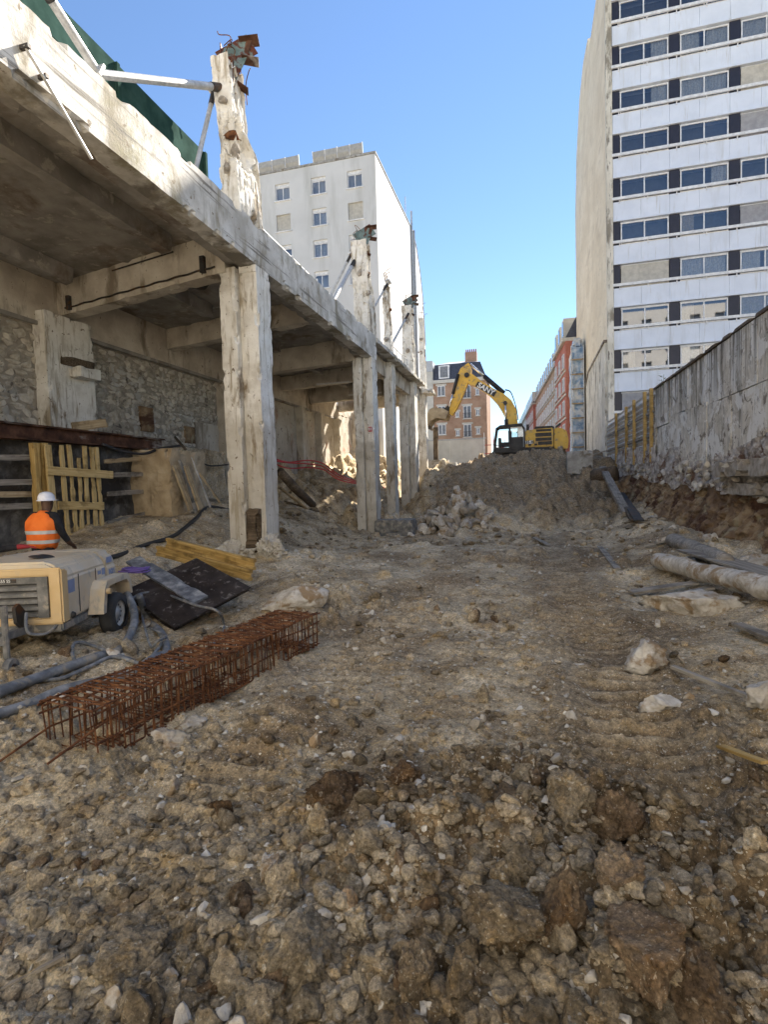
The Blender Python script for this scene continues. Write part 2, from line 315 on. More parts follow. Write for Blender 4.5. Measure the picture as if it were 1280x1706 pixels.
def grid_box(x0, x1, y0, y1, z0, z1, step):
    """welded box with gridded faces; returns v, quads and, per vertex, on how many faces it lies with the inward directions"""
    lo = np.array([x0,y0,z0]); hi = np.array([x1,y1,z1]); n = np.maximum(1, np.round((hi-lo)/step).astype(int))
    V = []; F = []; off = 0
    for ax in range(3):
        a, b = [(1,2),(2,0),(0,1)][ax]
        ga, gb = np.linspace(0,1,n[a]+1), np.linspace(0,1,n[b]+1); A, B = np.meshgrid(ga, gb, indexing='ij')
        for side in (0, 1):
            q = np.zeros(A.shape+(3,)); q[..., a] = lo[a]+(hi[a]-lo[a])*A; q[..., b] = lo[b]+(hi[b]-lo[b])*B; q[..., ax] = hi[ax] if side else lo[ax]
            idx = np.arange(A.size).reshape(A.shape)+off; f = np.stack([idx[:-1,:-1], idx[1:,:-1], idx[1:,1:], idx[:-1,1:]], -1).reshape(-1, 4)
            F.append(f if side else f[:, ::-1]); V.append(q.reshape(-1, 3)); off += A.size
    V = np.concatenate(V); F = np.concatenate(F)
    key = np.round(V*2000).astype(np.int64); _, first, inv = np.unique(key, axis=0, return_index=True, return_inverse=True)
    inv = inv.reshape(-1); V = V[first]; F = inv[F]
    inward = (V <= lo+1e-5).astype(float)-(V >= hi-1e-5).astype(float)
    return V, F, inward
def rough(x0, x1, y0, y1, z0, z1, step=.12, amp=.012, chip=.05, thr=.12, seed=0, fn=None):
    V, F, inw = grid_box(x0, x1, y0, y1, z0, z1, step); W = V.copy()
    if fn: W = fn(W)
    d = np.stack([fbm3(W, 2.3, 3, seed+k*5) for k in range(3)], 1)*amp
    edge = (np.abs(inw).sum(1) >= 2)
    c = np.clip(fbm3(W, 3.2, 3, seed+40)-thr-.08, 0, .35)*chip*4.2+np.clip(fbm3(W, 9, 2, seed+60)-.1, 0, 1)*chip*.35
    near = np.where(edge, 1., 0.)
    V2 = V+d+inw*(c*near)[:, None]
    if fn: V2 = fn(V2)
    return V2, F
def rough_obj(name, mat, parent, *a, **k):
    V, F = rough(*a, **k); return np_mesh(name, V, F, mat, parent)
_ico = {}
def ico(sub):
    if sub not in _ico:
        bm = bmesh.new(); bmesh.ops.create_icosphere(bm, subdivisions=sub, radius=1); bm.verts.ensure_lookup_table()
        _ico[sub] = (np.array([v.co[:] for v in bm.verts]), np.array([[v.index for v in f.verts] for f in bm.faces])); bm.free()
    return _ico[sub]
def rock(sub, seed, ang=.5, amp=.3, fl=(1,1,1), det=.1):
    """unit rock: a ball cut by random planes (broken faces), then roughened"""
    v, f = ico(sub); v = v.copy(); r = np.random.default_rng(seed)
    v = v*(1+amp*1.1*fbm3(v, .9, 2, seed))[:, None]
    for k in range(int(8+6*ang)):
        n = r.normal(size=3); n /= np.linalg.norm(n); d = r.uniform(.42, .85)
        h = v@n; v = v-np.outer(np.clip(h-d, 0, None), n)*(1. if ang > .45 else .85)
    rad = 1+det*1.3*fbm3(v, 3.0, 4, seed+9)-det*1.2*np.abs(fbm3(v, 5.5, 3, seed+19))
    if sub >= 3: rad = rad+det*.5*fbm3(v, 14, 3, seed+29)
    v = v*rad[:, None]
    return v*np.array(fl)/.8, f
def rock_mesh(name, sub, seed, mat, smooth=True, **k):
    v, f = rock(sub, seed, **k); me = bpy.data.meshes.new(name); me.from_pydata(v.tolist(), [], f.tolist())
    for p in me.polygons: p.use_smooth = smooth
    me.materials.append(MATS[mat]); return me
def place(o, loc, rot=(0,0,0), sc=1.):
    o.location = loc; o.rotation_euler = rot; o.scale = (sc,)*3 if isinstance(sc, (int, float)) else sc; return o
def copy_tree(o, parent=None):
    c = o.copy(); COL.objects.link(c); c.parent = parent
    for ch in [q for q in bpy.data.objects if q.parent == o]: copy_tree(ch, c)
    return c
def text_mesh(name, s, size, mat, parent, mt, ext=.004, bold=0.):
    cu = bpy.data.curves.new(name, 'FONT'); cu.body = s; cu.size = size; cu.extrude = ext; cu.offset = bold; cu.align_x = 'CENTER'; cu.align_y = 'CENTER'
    t = bpy.data.objects.new(name+'_c', cu); COL.objects.link(t); bpy.context.view_layer.update()
    me = bpy.data.meshes.new_from_object(t.evaluated_get(bpy.context.evaluated_depsgraph_get())); bpy.data.objects.remove(t); bpy.data.curves.remove(cu)
    me.transform(mt); me.materials.clear(); return link_mesh(name, me, parent, mat)

# ---------------------------------------------------------------- ground
def lumps(x, y, cell, seed, fill=.75):
    """rounded-angular lumps: union of jittered domes of random radius and height on a grid of cells"""
    x = x+.22*cell*noise2(x/cell*1.7, y/cell*1.7, seed+50)+.1*cell*noise2(x/cell*5, y/cell*5, seed+52); y = y+.22*cell*noise2(x/cell*1.7+9, y/cell*1.7, seed+51)+.1*cell*noise2(x/cell*5+3, y/cell*5, seed+53)
    u, v = x/cell, y/cell; iu = np.floor(u).astype(np.int64); iv = np.floor(v).astype(np.int64); best = np.zeros_like(u)
    for du in (-1, 0, 1):
        for dv in (-1, 0, 1):
            a, b = iu+du, iv+dv; z = a*0
            cx = a+.5+.45*_h(a, b, z, seed); cy = b+.5+.45*_h(a, b, z, seed+1); k = _h(a, b, z, seed+2)*.5+.5; on = (_h(a, b, z, seed+3)*.5+.5) < fill
            an = _h(a, b, z, seed+4)*3.1; px_, py_ = u-cx, v-cy; ex_ = px_*np.cos(an)+py_*np.sin(an); ey_ = (-px_*np.sin(an)+py_*np.cos(an))*1.35
            d = np.maximum(np.hypot(ex_, ey_)*.8, np.maximum(np.abs(ex_), np.abs(ey_))); r = .28+.42*k
            best = np.maximum(best, np.where(on, np.sqrt(np.clip(1-(d/r)**2, 0, 1))*(.35+.65*k)*r*1.6, 0))
    return best*cell
def ground_z(x, y, fine=True):
    x = np.asarray(x, float); y = np.asarray(y, float)
    toe = 20.6+.9*np.sin(x*.8+.5)+np.where(x > 1.6, (x-1.6)*1.7, 0)+np.where(x < -3.0, (-3.0-x)*2.4, 0)
    Lm = np.maximum(34.0-toe, 5.5); t = np.clip((y-toe)/Lm, 0, 1)
    crest = 3.05-.2*np.clip(-x-2.5, 0, 4)-.12*np.clip(x-2, 0, 3)
    z = crest*(t*.62+.38*t*t*(3-2*t))
    z = z+.08*np.exp(-((x-.6)**2/4+(y-33.5)**2/5))
    A = np.interp(y, [0, 8, 12, 16, 20, 23, 30, 40], [.3, .75, 1.15, 1.4, 1.2, 1.0, 1.9, 2.6])
    z = np.maximum(z, A*sstep(6.5, 9.6, -x)*(1+.15*np.clip(-x-9.5, 0, 3)*sstep(14, 20, y)))
    z = z+.5*sstep(2.0, 4.3, x)*sstep(3, 9, y)*(1-sstep(24, 30, y))
    z = z+.42*np.exp(-((x+5.9)**2/1.3+(y-12.0)**2/1.6))+.25*np.exp(-((x+4.3)**2/1.5+(y-10)**2/2))
    z = z+.16*np.exp(-((x+2.0)**2/.25+(y-4.1)**2/.5))
    heap = np.exp(-(((x-.1)/1.25)**2+((y-2.7)/1.0)**2)**1.5)+np.exp(-(((x-1.15)/.55)**2+((y-2.2)/.7)**2))
    z = z+.2*heap
    lane = (np.exp(-((x-.75+.06*np.sin(y*.7))/.36)**4)+.55*np.exp(-((x+1.9+.08*np.sin(y*.5))/.36)**4))*(1-sstep(19, 22, y))
    z = z-.05*lane+.03*np.exp(-((np.abs(x-.75)-.5)/.13)**2)*sstep(2.8, 4, y)*(1-sstep(19, 22, y))
    if fine:
        lc = np.clip(lane, 0, 1); g = 1-.8*lc; hp = np.clip(heap*1.15, 0, 1); dist = np.hypot(x, y)
        z = z+.13*fbm2(x, y, .55, 3, 3)*(.5+.5*g)+g*(.06*fbm2(x, y, 2.2, 4, 9)+.03*np.abs(fbm2(x, y, 5.5, 3, 21)))
        far = sstep(19, 24, y); z = z+far*(.42*fbm2(x, y, .8, 5, 61)+.16*np.abs(fbm2(x, y, 2.6, 3, 67)))
        rub = np.clip(sstep(-.15, .3, fbm2(x, y, .6, 3, 91))*(1-.9*lc), 0, 1); rub = np.maximum(rub, hp)
        n1 = 1-sstep(7, 11, dist); n2 = 1-sstep(3.5, 6, dist); fm = sstep(5, 9, dist)
        z = z+rub*n1*(.55*lumps(x, y, .15, 301)+.5*lumps(x, y, .07, 311))+rub*n2*.5*lumps(x, y, .033, 321)+hp*.5*lumps(x, y, .24, 331, .6)
        z = z+.35*rub*fm*lumps(x, y, .38, 341, .5)+far*(.75*lumps(x, y, .6, 351, .65)+.45*lumps(x, y, 1.5, 361, .6)+.5*lumps(x, y, .25, 371, .6))
        cl = np.clip(1-np.abs(((y+.06*fbm2(x, y, 1.5, 2, 8))/.23 % 1)-.5)*2.8, 0, 1)
        z = z+.085*cl*lc*sstep(-.6, -.1, fbm2(x, y, .8, 2, 77))*(1+.4*fbm2(x, y, 6, 2, 78))
        z = z+.014*fbm2(x, y, 22, 3, 51)
    return z
def gz(x, y): return float(ground_z(np.array([x]), np.array([y]))[0])
def build_ground():
    front = np.linspace(R(-64), R(32), 660)
    back = np.linspace(R(32), R(296), 60)[1:-1]
    th = np.concatenate([front, back]); rr = np.exp(np.linspace(math.log(.7), math.log(58), 720))
    T, RR = np.meshgrid(th, rr, indexing='xy'); x = np.sin(T)*RR; y = np.cos(T)*RR
    z = ground_z(x.ravel(), y.ravel()); nr, nt_ = T.shape
    V = np.stack([x.ravel(), y.ravel(), z], 1); V = np.concatenate([V, [[0, 0, z[:nt_].mean()]]])
    i = np.arange(nr-1)[:, None]*nt_; j = np.arange(nt_)[None, :]; j2 = (j+1) % nt_
    F = np.stack([i+j, i+j2, i+nt_+j2, i+nt_+j], -1).reshape(-1, 4)[:, ::-1]
    hx, hy = V[:, 0], V[:, 1]
    hmask = np.clip(1.2*np.exp(-(((hx-.1)/1.3)**2+((hy-2.6)/1.05)**2)**1.5)+np.exp(-(((hx-1.2)/.7)**2+((hy-1.9)/.9)**2)), 0, 1)
    mmask = sstep(21.5, 24.5, hy+.8*fbm2(hx, hy, .5, 3, 5))*sstep(-5.5, -4, hx)*.75
    rmask = .8*sstep(.02, .4, fbm2(hx, hy, .5, 5, 15))*sstep(-6, -3, hx)
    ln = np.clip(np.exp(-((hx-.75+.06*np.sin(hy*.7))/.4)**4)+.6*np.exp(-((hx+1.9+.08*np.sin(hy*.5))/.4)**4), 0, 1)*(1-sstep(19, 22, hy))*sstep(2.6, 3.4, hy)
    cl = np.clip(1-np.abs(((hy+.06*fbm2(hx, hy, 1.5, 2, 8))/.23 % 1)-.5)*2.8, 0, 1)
    rmask = np.maximum(rmask*(1-ln), ln*(.25+.75*(1-cl)))+.5*np.exp(-((np.abs(hx-.75)-.55)/.2)**2)*sstep(3, 4, hy)*(1-sstep(19, 22, hy))  # moist lane soil, with groove shade painted darker between the cleat ridges
    fresh_and_shade = np.clip(np.maximum(np.maximum(np.clip(hmask*1.25, 0, 1), mmask), rmask)+.15*fbm2(hx, hy, 3, 3, 25), 0, 1)
    o = np_mesh('ground', V, F, 'soil', None, True); at = o.data.attributes.new('fresh_and_shade', 'FLOAT', 'POINT'); at.data.foreach_set('value', fresh_and_shade.astype(np.float32)); tag(o, 'rutted brown earth floor of the excavated building site', 'ground', kind='structure')
build_ground()
M('asphalt', [(.3, (.04,.04,.042)), (.7, (.075,.073,.07))], 3, .9, .3, 60)
tag(MB().add([(-400,40,2.6),(400,40,2.6),(400,900,2.6),(-400,900,2.6)], [(0,1,2,3)]).build('street', 'asphalt'), 'grey street beyond the building site', 'street', kind='structure')
tag(MB().add([(-400,-400,-.9),(400,-400,-.9),(400,40,-.9),(-400,40,-.9)], [(0,1,2,3)]).build('terrain', 'soil'), 'bare earth around the site', 'ground', kind='structure')

# ---------------------------------------------------------------- half-demolished concrete building on the left
BX = -6.0; WX = -13.0; ZB, ZT = 7.17, 8.14
bld = empty('demolished_building', (-9, 12, 0), label='half-demolished concrete frame building with open bays and broken column stumps', cat='building')
bld.location = (0,0,0)
rough_obj('edge_beam', 'concrete_beam', bld, -6.42, BX, -4, 22.1, ZB, ZT, step=.1, amp=.012, chip=.07, thr=.16, seed=3)
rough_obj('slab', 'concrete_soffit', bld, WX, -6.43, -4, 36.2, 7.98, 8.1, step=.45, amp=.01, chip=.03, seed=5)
rough_obj('slab_edge', 'concrete_beam', bld, -6.42, -5.95, 22.12, 33.2, 7.93, 8.1, step=.1, amp=.012, chip=.09, thr=.05, seed=8)
rough_obj('inner_beam', 'concrete_inner', bld, -6.95, -6.6, 22.2, 36, 7.2, 7.97, step=.2, amp=.01, chip=.05, seed=18)
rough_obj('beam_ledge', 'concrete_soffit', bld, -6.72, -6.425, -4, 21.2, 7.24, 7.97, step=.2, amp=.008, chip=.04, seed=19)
SK = (13.05-11.75)/(-13+6.9)
def skew(V): V = V.copy(); V[:, 1] += (V[:, 0]+6.9)*SK; return V
TB = [2.0, 11.75, 16.6, 21.4, 26.2, 30.2, 35.7]
for k, y in enumerate(TB):
    rough_obj('cross_beam', 'concrete_inner', bld, WX+.02, -6.73 if y < 22 else -6.96, y-.22, y+.22, 7.05 if k in (1, 3, 5) else 7.25, 7.975, step=.18, amp=.008, chip=.035, seed=70+k, fn=skew)
for k, (xa, y0, y1) in enumerate([(-8.1, -4, 11.3), (-11.7, -4, 12.1), (-9.9, 12.4, 15.9), (-9.9, 17.4, 20.8), (-9.9, 22.2, 25.6), (-9.9, 27, 29.6), (-9.9, 31, 35)]):
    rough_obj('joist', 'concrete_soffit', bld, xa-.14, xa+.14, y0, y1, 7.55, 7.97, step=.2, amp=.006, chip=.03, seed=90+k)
# conduits, brackets, strip lamp battens on the beams
def sk_y(x, y): return y+(x+6.9)*SK
for x in (-7.35, -12.3):
    MB().box(x-.06, x+.06, sk_y(x, 11.75)-.33, sk_y(x, 11.75)-.235, 7.12, 7.5).build('bracket', 'steel_dark', bld)
MB().tube([(x, sk_y(x, 11.75)-.26, 7.2+.012*math.sin(x*9)) for x in np.linspace(-12.5, -7.0, 40)], .022, 6).build('conduit', 'steel_dark', bld)
MB().tube([(x, sk_y(x, 11.75)-.25, 7.83) for x in np.linspace(-10.5, -8.3, 12)], .018, 6).build('conduit', 'steel_dark', bld)
for (x, y, ln) in ((-9.5, 25.9, 1.9), (-9, 29.85, 2.), (-11.8, 8.6, 1.2)):
    MB().box(x-ln/2, x+ln/2, sk_y(x, y)-.1, sk_y(x, y)-.02, 7.2, 7.28).build('lamp_batten', 'white_metal', bld)
for (x, y) in ((-12.4, 11.4), (-9.2, 14.3)):
    v, f = rock(2, int(x*10) & 99, ang=.2, amp=.5, fl=(.32,.22,.05)); np_mesh('soffit_hole', v+np.array([x, y, 7.965]), f, 'steel_dark', bld)

def stump(col, x0, x1, y0, y1, z0, z1, seed, lean=0.0, bracket=True, loops=True):
    """broken column head above the slab with torn top, steel bracket and bent bars"""
    V, F, inw = grid_box(x0, x1, y0, y1, z0, z1, .05); W = V.copy()
    t = (V[:, 2]-z0)/(z1-z0)
    nz = np.clip(fbm3(V*np.array([1.6,1.6,.75]), 1.5, 3, seed)+.08, 0, 1); notch = (np.floor(nz*7)/7*.75+nz*.25)*.42+.05*np.clip(np.sin(V[:, 1]*31+3*fbm3(V, 1.1, 2, seed+8)), .55, 1)
    side = inw.copy(); side[:, 2] = 0
    deep = np.where(side[:, 0] < 0, 1.25, .55)
    V = V+side*(notch*deep)[:, None]*np.where(np.abs(side).sum(1) >= 1, 1, 0)[:, None]
    top = inw[:, 2] < 0
    V[top, 2] += -.38*np.abs(fbm3(W[top]*np.array([1,1,0]), 3.5, 2, seed+3))-.12
    V[:, 0] += -.16*np.clip(t-.35, 0, 1)*(inw[:, 0] < 0)
    V[:, 1] -= (y1-y0)*.42*sstep(.48, .6, t)*(V[:, 1]-y0)/(y1-y0)
    V += np.stack([fbm3(W, 9, 2, seed+k) for k in range(3)], 1)*.025
    V[:, 0] += lean*t
    st = np_mesh('column_stump', V, F, 'concrete_column', col)
    xc, yc = (x0+x1)/2+lean, (y0+y1)/2; rr_ = random.Random(seed)
    for k in range(4):      # broken pockets with rusted steel
        zz = z0+(z1-z0)*rr_.uniform(.25, .8); v, f = rock(2, seed+k, ang=.6, amp=.5, fl=(.12,.1,.14))
        np_mesh('broken_pocket', v+np.array([x1-.10+lean*.5-(.35 if k % 2 else 0)*(x1-x0), y0+.03+(0 if k % 2 else .12), zz]), f, 'broken_concrete', st)
    zz = z0+(z1-z0)*rr_.uniform(.45, .7); a = Vector((x1-.2, y0+.12, zz))
    v, f = rock(2, seed+31, ang=1.2, amp=.6, fl=(.2,.09,.13)); np_mesh('torn_plate', v+np.array(a), f, 'rust', st)
    if bracket:
        zc = z1-.05; m = MB()
        m.bar((xc-.2, yc-.12, zc-.35), (xc-.2, yc-.12, zc+.5), .3, .02, (1,.3,0))
        m.bar((xc-.08, yc-.1, zc-.45), (xc-.02, yc-.1, zc+.32), .02, .32, (1,0,0))
        m.bar((xc-.2, yc-.18, zc+.15), (xc+.45, yc+.1, zc+.6), .02, .46, (0,0,1))
        m.bar((xc-.05, yc-.2, zc-.4), (xc+.3, yc-.05, zc+.35), .3, .02, (0,1,0))
        m.build('steel_bracket', 'steel_green', st)
        for a_, b_, w_, h_, u_ in (((.18,0,.62),(.6,.14,.68),.26,.02,(0,.3,1)), ((.25,-.05,.2),(.6,.1,.16),.24,.02,(0,.2,1)), ((.2,0,.14),(.38,.05,.66),.02,.2,(1,0,0)), ((.12,-.05,-.32),(.34,.03,-.48),.2,.02,(0,.2,1))):
            MB().bar(Vector(a_)+Vector((xc,yc,zc)), Vector(b_)+Vector((xc,yc,zc)), w_, h_, u_).build('torn_flange', 'rust_beam', st)
    if loops:
        for k in range(5):
            bx, by = rr_.uniform(x0+.05, x1-.1)+lean, rr_.uniform(y0+.05, y1-.05); h = rr_.uniform(.3, .95)
            p = [(bx, by, z1-.5), (bx+rr_.uniform(-.05,.05), by, z1-.05), (bx+rr_.uniform(-.15,.12), by+rr_.uniform(-.1,.1), z1+h*.6), (bx+rr_.uniform(-.22,.2), by+rr_.uniform(-.1,.1), z1+h*.85), (bx+rr_.uniform(-.3,.3), by, z1+h*rr_.uniform(.5,1.05))]
            MB().tube(spline(p, 5), .011, 5).build('rebar', 'rust', st)
    return st
def column(x0, xg0, xg1, x1, y0, y1, zb, ztop, seed):
    c = empty('column'); c.parent = bld
    k = dict(step=.09, amp=.006, chip=.045, thr=.12)
    if xg0 is None: rough_obj('shaft', 'concrete_column', c, x0, x1, y0, y1, zb, ztop, seed=seed, **k)
    else:
        rough_obj('pier', 'concrete_column', c, x0, xg0, y0, y1-.1, zb, ztop, seed=seed, **k)
        rough_obj('pier', 'concrete_column', c, xg1, x1, y0+.06, y1, zb, ztop, seed=seed+1, **k)
        rough_obj('web', 'concrete_column', c, xg0-.03, xg1+.03, y0+.2, y1-.2, zb, ztop-.01, seed=seed+2, step=.2, amp=.006, chip=0)
    return c
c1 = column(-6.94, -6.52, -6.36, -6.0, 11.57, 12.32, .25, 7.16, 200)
for k_, (x_, y_, z_, s_) in enumerate(((-6.5, 11.9, .5, (.72,.62,.46)), (-5.98, 11.72, .55, (.34,.42,.42)), (-6.9, 11.62, .45, (.36,.36,.4)))):
    v, f = rock(5, 1210+k_, ang=.9, amp=.35, det=.22); np_mesh('broken_footing', v*np.array(s_)+np.array([x_, y_, z_]), f, 'concrete_column', c1)
V, F = rough(-6.5, -6.12, 11.5, 11.7, .45, 1.5, .07, .05, .1, -.2, 214); np_mesh('exposed_core', V, F, 'timber_dark', c1)
V, F = rough(-6.43, -5.995, 11.6, 12.25, 7.0, 7.16, .1, .01, .02, seed=215); np_mesh('column_head', V, F, 'concrete_column', c1)
stump(c1, -6.52, -6.02, 11.1, 12.25, 8.05, 11.6, 221, -.12)
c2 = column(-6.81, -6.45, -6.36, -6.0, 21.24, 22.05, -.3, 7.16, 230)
stump(c2, -6.72, -6.0, 21.3, 22.3, 8.05, 11.9, 241, -.05)
sg = MB().box(-6.22, -6.06, 21.22, 21.236, 4.15, 4.34).build('red_sign', 'cable_red', c2)
for q in range(2): MB().box(-6.20+.07*q, -6.16+.07*q, 21.212, 21.218, 4.19, 4.31).build('sign_mark', 'white_metal', sg)
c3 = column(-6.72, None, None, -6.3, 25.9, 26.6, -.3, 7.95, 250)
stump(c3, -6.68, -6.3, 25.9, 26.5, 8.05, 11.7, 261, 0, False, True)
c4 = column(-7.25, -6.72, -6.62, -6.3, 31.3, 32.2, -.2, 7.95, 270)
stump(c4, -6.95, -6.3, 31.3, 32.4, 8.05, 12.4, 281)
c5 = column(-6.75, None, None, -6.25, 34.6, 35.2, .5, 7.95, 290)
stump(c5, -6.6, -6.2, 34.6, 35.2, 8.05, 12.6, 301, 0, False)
V, F = rough(-6.5, -5.7, 34.2, 35.6, 7.7, 7.95, .1, .04, .12, -.1, 305); np_mesh('slab_remnant', V, F, 'concrete_beam', bld)

# back wall: mortar core, stones, pilasters, plastered far part, top band
wall = empty('masonry_wall'); wall.parent = bld
np_mesh('wall_core', *rough(WX-.5, WX, -4, 21.4, 2.6, 6.62, .25, .03, .02, seed=320), 'mortar', wall)
np_mesh('wall_band', *rough(WX-.45, WX+.12, -4, 36.2, 6.62, 8.05, .3, .012, .03, seed=322), 'concrete_inner', wall)
MB().box(WX+.12, WX+.2, -4, 36, 6.6, 6.72).build('cornice', 'concrete_soffit', wall, bevel=.015)
stone_m = [rock_mesh('stone', 2, 330+k, 'wall_stone', smooth=False, ang=1, amp=.3, fl=(.3,1,1), det=.14) for k in range(14)]
z = 3.72; n_st = 0; rest_v = []; rest_f = []; off_ = 0; rocks_ = [rock(2, 330+k, ang=1, amp=.3, fl=(.3,1,1), det=.14) for k in range(14)]
cells = []
while z < 6.5:
    h = random.uniform(.12, .2); y = 10.7+random.uniform(0, .3)
    while y < 20.9:
        wd = random.uniform(.22, .5)
        if not (12.0 < y < 13.75) and not (19.4 < y and z < 4.7): cells.append((y+wd/2, z+h/2+random.uniform(-.015,.015), wd, h))
        y += wd+.012
    z += h+.01
cells.sort(key=lambda q: -q[2]*q[3]/(q[0]**2))
for i, (y, z, wd, h) in enumerate(cells):
    lc_ = (WX+random.uniform(-.03,.015), y, z); ro_ = (random.uniform(-.12,.12), 0, random.uniform(-.08,.08)); sc_ = (.2, wd*.6, h*.68)
    if i < 298: place(link_mesh('stone', stone_m[i % 14], wall), lc_, ro_, sc_)
    else:
        v, f = rocks_[i % 14]; mt = Matrix.LocRotScale(Vector(lc_), Euler(ro_), Vector(sc_)); m4 = np.array(mt)
        rest_v.append(v @ m4[:3, :3].T+m4[:3, 3]); rest_f.append(f+off_); off_ += len(v)
tag(np_mesh('smaller_stones', np.concatenate(rest_v), np.concatenate(rest_f), 'wall_stone', wall), kind='stuff')
for (ya, yb, za, zb_) in ((16.1, 16.75, 4.1, 4.95), (18.6, 19.2, 3.85, 4.5)):
    np_mesh('blocked_opening', *rough(WX-.2, WX+.1, ya, yb, za, zb_, .1, .02, .03, seed=int(ya*10)), 'earth_cut', wall)
np_mesh('plaster_patch', *rough(WX-.2, WX+.06, 19.3, 21.2, 2.2, 4.75, .2, .02, .05, seed=341), 'plaster', wall)
np_mesh('plaster_wall', *rough(WX-.5, WX+.02, 21.3, 48, 1.2, 7.0, .3, .015, .02, seed=343), 'plaster', wall)
np_mesh('wall_top', *rough(WX-.5, WX-.02, 36.3, 48, 6.9, 7.9, .2, .04, .3, -.1, 344), 'plaster', wall)
np_mesh('pilaster', *rough(WX-.1, WX+.42, 12.05, 13.72, 3.6, 7.0, .14, .012, .05, seed=345), 'concrete_column', wall)
np_mesh('pilaster_band', *rough(WX+.3, WX+.45, 12.5, 13.74, 5.62, 5.9, .12, .02, .03, seed=346), 'timber_dark', wall)
np_mesh('corbel', *rough(WX+.4, WX+.85, 12.75, 13.5, 5.3, 5.6, .1, .015, .04, seed=347), 'concrete_column', wall)
for k, y in enumerate((21.3, 25.5, 29.6, 32.6, 36.0, 40.2, 44.5)):
    np_mesh('pilaster', *rough(WX-.1, WX+.45, y-.3, y+.3, 1.0, 6.65 if y < 36.5 else 7.6, .15, .012, .06, seed=350+k), 'concrete_inner', wall)
np_mesh('end_wall', *rough(-16, WX-.5, 47.6, 48, 1, 7.5, .3, .02, .05, seed=360), 'plaster', wall)

# roof edge: green hoarding, guard rail, steel push-pull props
hd = empty('green_hoarding', (-7.2, 3, 8.1), label='dark green metal hoarding standing along the slab edge above the beam', cat='hoarding')
for k in range(7):
    y0 = -8+k*2.8-3+.0
    MB().box(-.03, .03, y0, y0+2.77, 1.15, 1.75).build('panel', 'hoarding_green', hd)
    MB().box(.03, .08, y0, y0+2.77, 1.0, 1.06).build('rail', 'white_metal', hd)
    MB().box(-.1, .1, y0+2.7, y0+2.78, 0, 1.72).build('post', 'hoarding_green', hd)
    MB().box(-.1, .12, y0, y0+2.77, .0, .12).build('kicker', 'white_metal', hd)
hd.location.y = 3
def prop(a, b, r, label, cat='prop'):
    e = empty('steel_prop', a, label=label, cat=cat); a, b = Vector(a), Vector(b); d = (b-a); m = MB()
    MB().tube([Vector(), d], r, 14).build('tube', 'galvanised', e, smooth=False)
    MB().tube([d*.86, d*.97], r*1.18, 14).build('sleeve', 'steel_dark', e)
    MB().bar(d-d.normalized()*.03, d+d.normalized()*.03, .26, .26).build('end_plate', 'galvanised', e)
    MB().bar(-d.normalized()*.03, d.normalized()*.02, .24, .24).build('end_plate', 'galvanised', e)
    return e
prop((-9.9, 11.3, 9.6) if False else PX(150, 122, -7.0), PY(376, 147, 11.35), .075, 'thick galvanised tube bracing the tallest nearest column stump horizontally')
prop((-6.85, 10.35, 8.12), PY(357, 150, 11.4), .05, 'thin galvanised diagonal tube propping the nearest column stump')
prop(PX(160, 118, -6.75), PX(72, -20, -6.75), .07, 'galvanised tube rising steeply over the beam at the upper left corner')
prop((-6.9, 18.6, 8.12), PY(592, 433, 21.45), .075, 'white tube propping the second column stump from the slab')
prop((-8.3, 20.6, 8.12), PY(588, 418, 21.6), .05, 'thin tube behind the second column stump')
prop((-7.6, 23.6, 8.12), PY(647, 470, 26), .05, 'grey tube propping the slender third column stump')
prop((-7.6, 28.2, 8.12), PY(682, 520, 31.5), .06, 'grey tube propping the fourth column stump')
rl = empty('guard_rail', (-6.5, 12.6, 8.1), label='white guard rail along the slab edge behind the first stump', cat='railing')
for z_ in (.12, .55): MB().tube([(0, 0, z_), (-.1, 8.5, z_)], .025, 8).build('rail', 'white_metal', rl)
for k in range(5): MB().tube([(0, .4+k*1.9, 0), (0, .4+k*1.9, .62)], .025, 8).build('post', 'white_metal', rl)
r2 = empty('guard_rail', (-6.6, 27, 8.1), label='thin steel guard rail on the slab between the third and fourth stumps', cat='railing')
for z_ in (.5, 1.0): MB().tube([(0, 0, z_), (0, 4, z_)], .022, 8).build('rail', 'galvanised', r2)
for k in range(4): MB().tube([(0, k*1.3, 0), (0, k*1.3, 1.05)], .022, 8).build('post', 'galvanised', r2)
rd = empty('steel_rod', PX(40, 75, -5.93), label='thin steel rod hanging down the sunlit face of the long beam', cat='rod')
o0 = PX(40, 75, -5.93)
MB().tube([Vector(), PX(72, 128, -5.9)-o0, PX(152, 265, -5.9)-o0], .022, 8).build('rod', 'galvanised', rd)
for p in ((42, 78), (72, 128)):
    q = PX(*p, -5.93)-o0; MB().bar(q+Vector((-.1,0,0)), q+Vector((.06,0,0)), .05, .05).build('clip', 'steel_dark', rd)

# ---------------------------------------------------------------- right boundary wall with its foundation and the earth cut below
RX = 4.8
rw = empty('boundary_wall', (RX, 12, 0), label='tall board-marked grey concrete wall rising along the right side', cat='wall'); rw.location = (0,0,0)
y = -6.0; k = 0
prng = random.Random(5)
while y < 23.0:
    wd = prng.uniform(1.5, 2.4); y1 = min(y+wd, 23.1); zm = 3.95+prng.uniform(-.12, .12)
    zl = 2.55+.25*math.sin(y*.7)+prng.uniform(-.1, .1)
    o = prng.uniform(-.02, .03)
    np_mesh('panel', *rough(RX+o, RX+.4, y+.007, y1-.007, zm+.008, 5.3, .14, .008, .03, .2, seed=400+k), 'board_marked_concrete', rw)
    o = prng.uniform(-.03, .02)
    np_mesh('panel', *rough(RX+o, RX+.4, y+.007, y1-.007, zl, zm-.008, .14, .01, .05, .1, seed=440+k), 'board_marked_concrete', rw)
    y = y1; k += 1
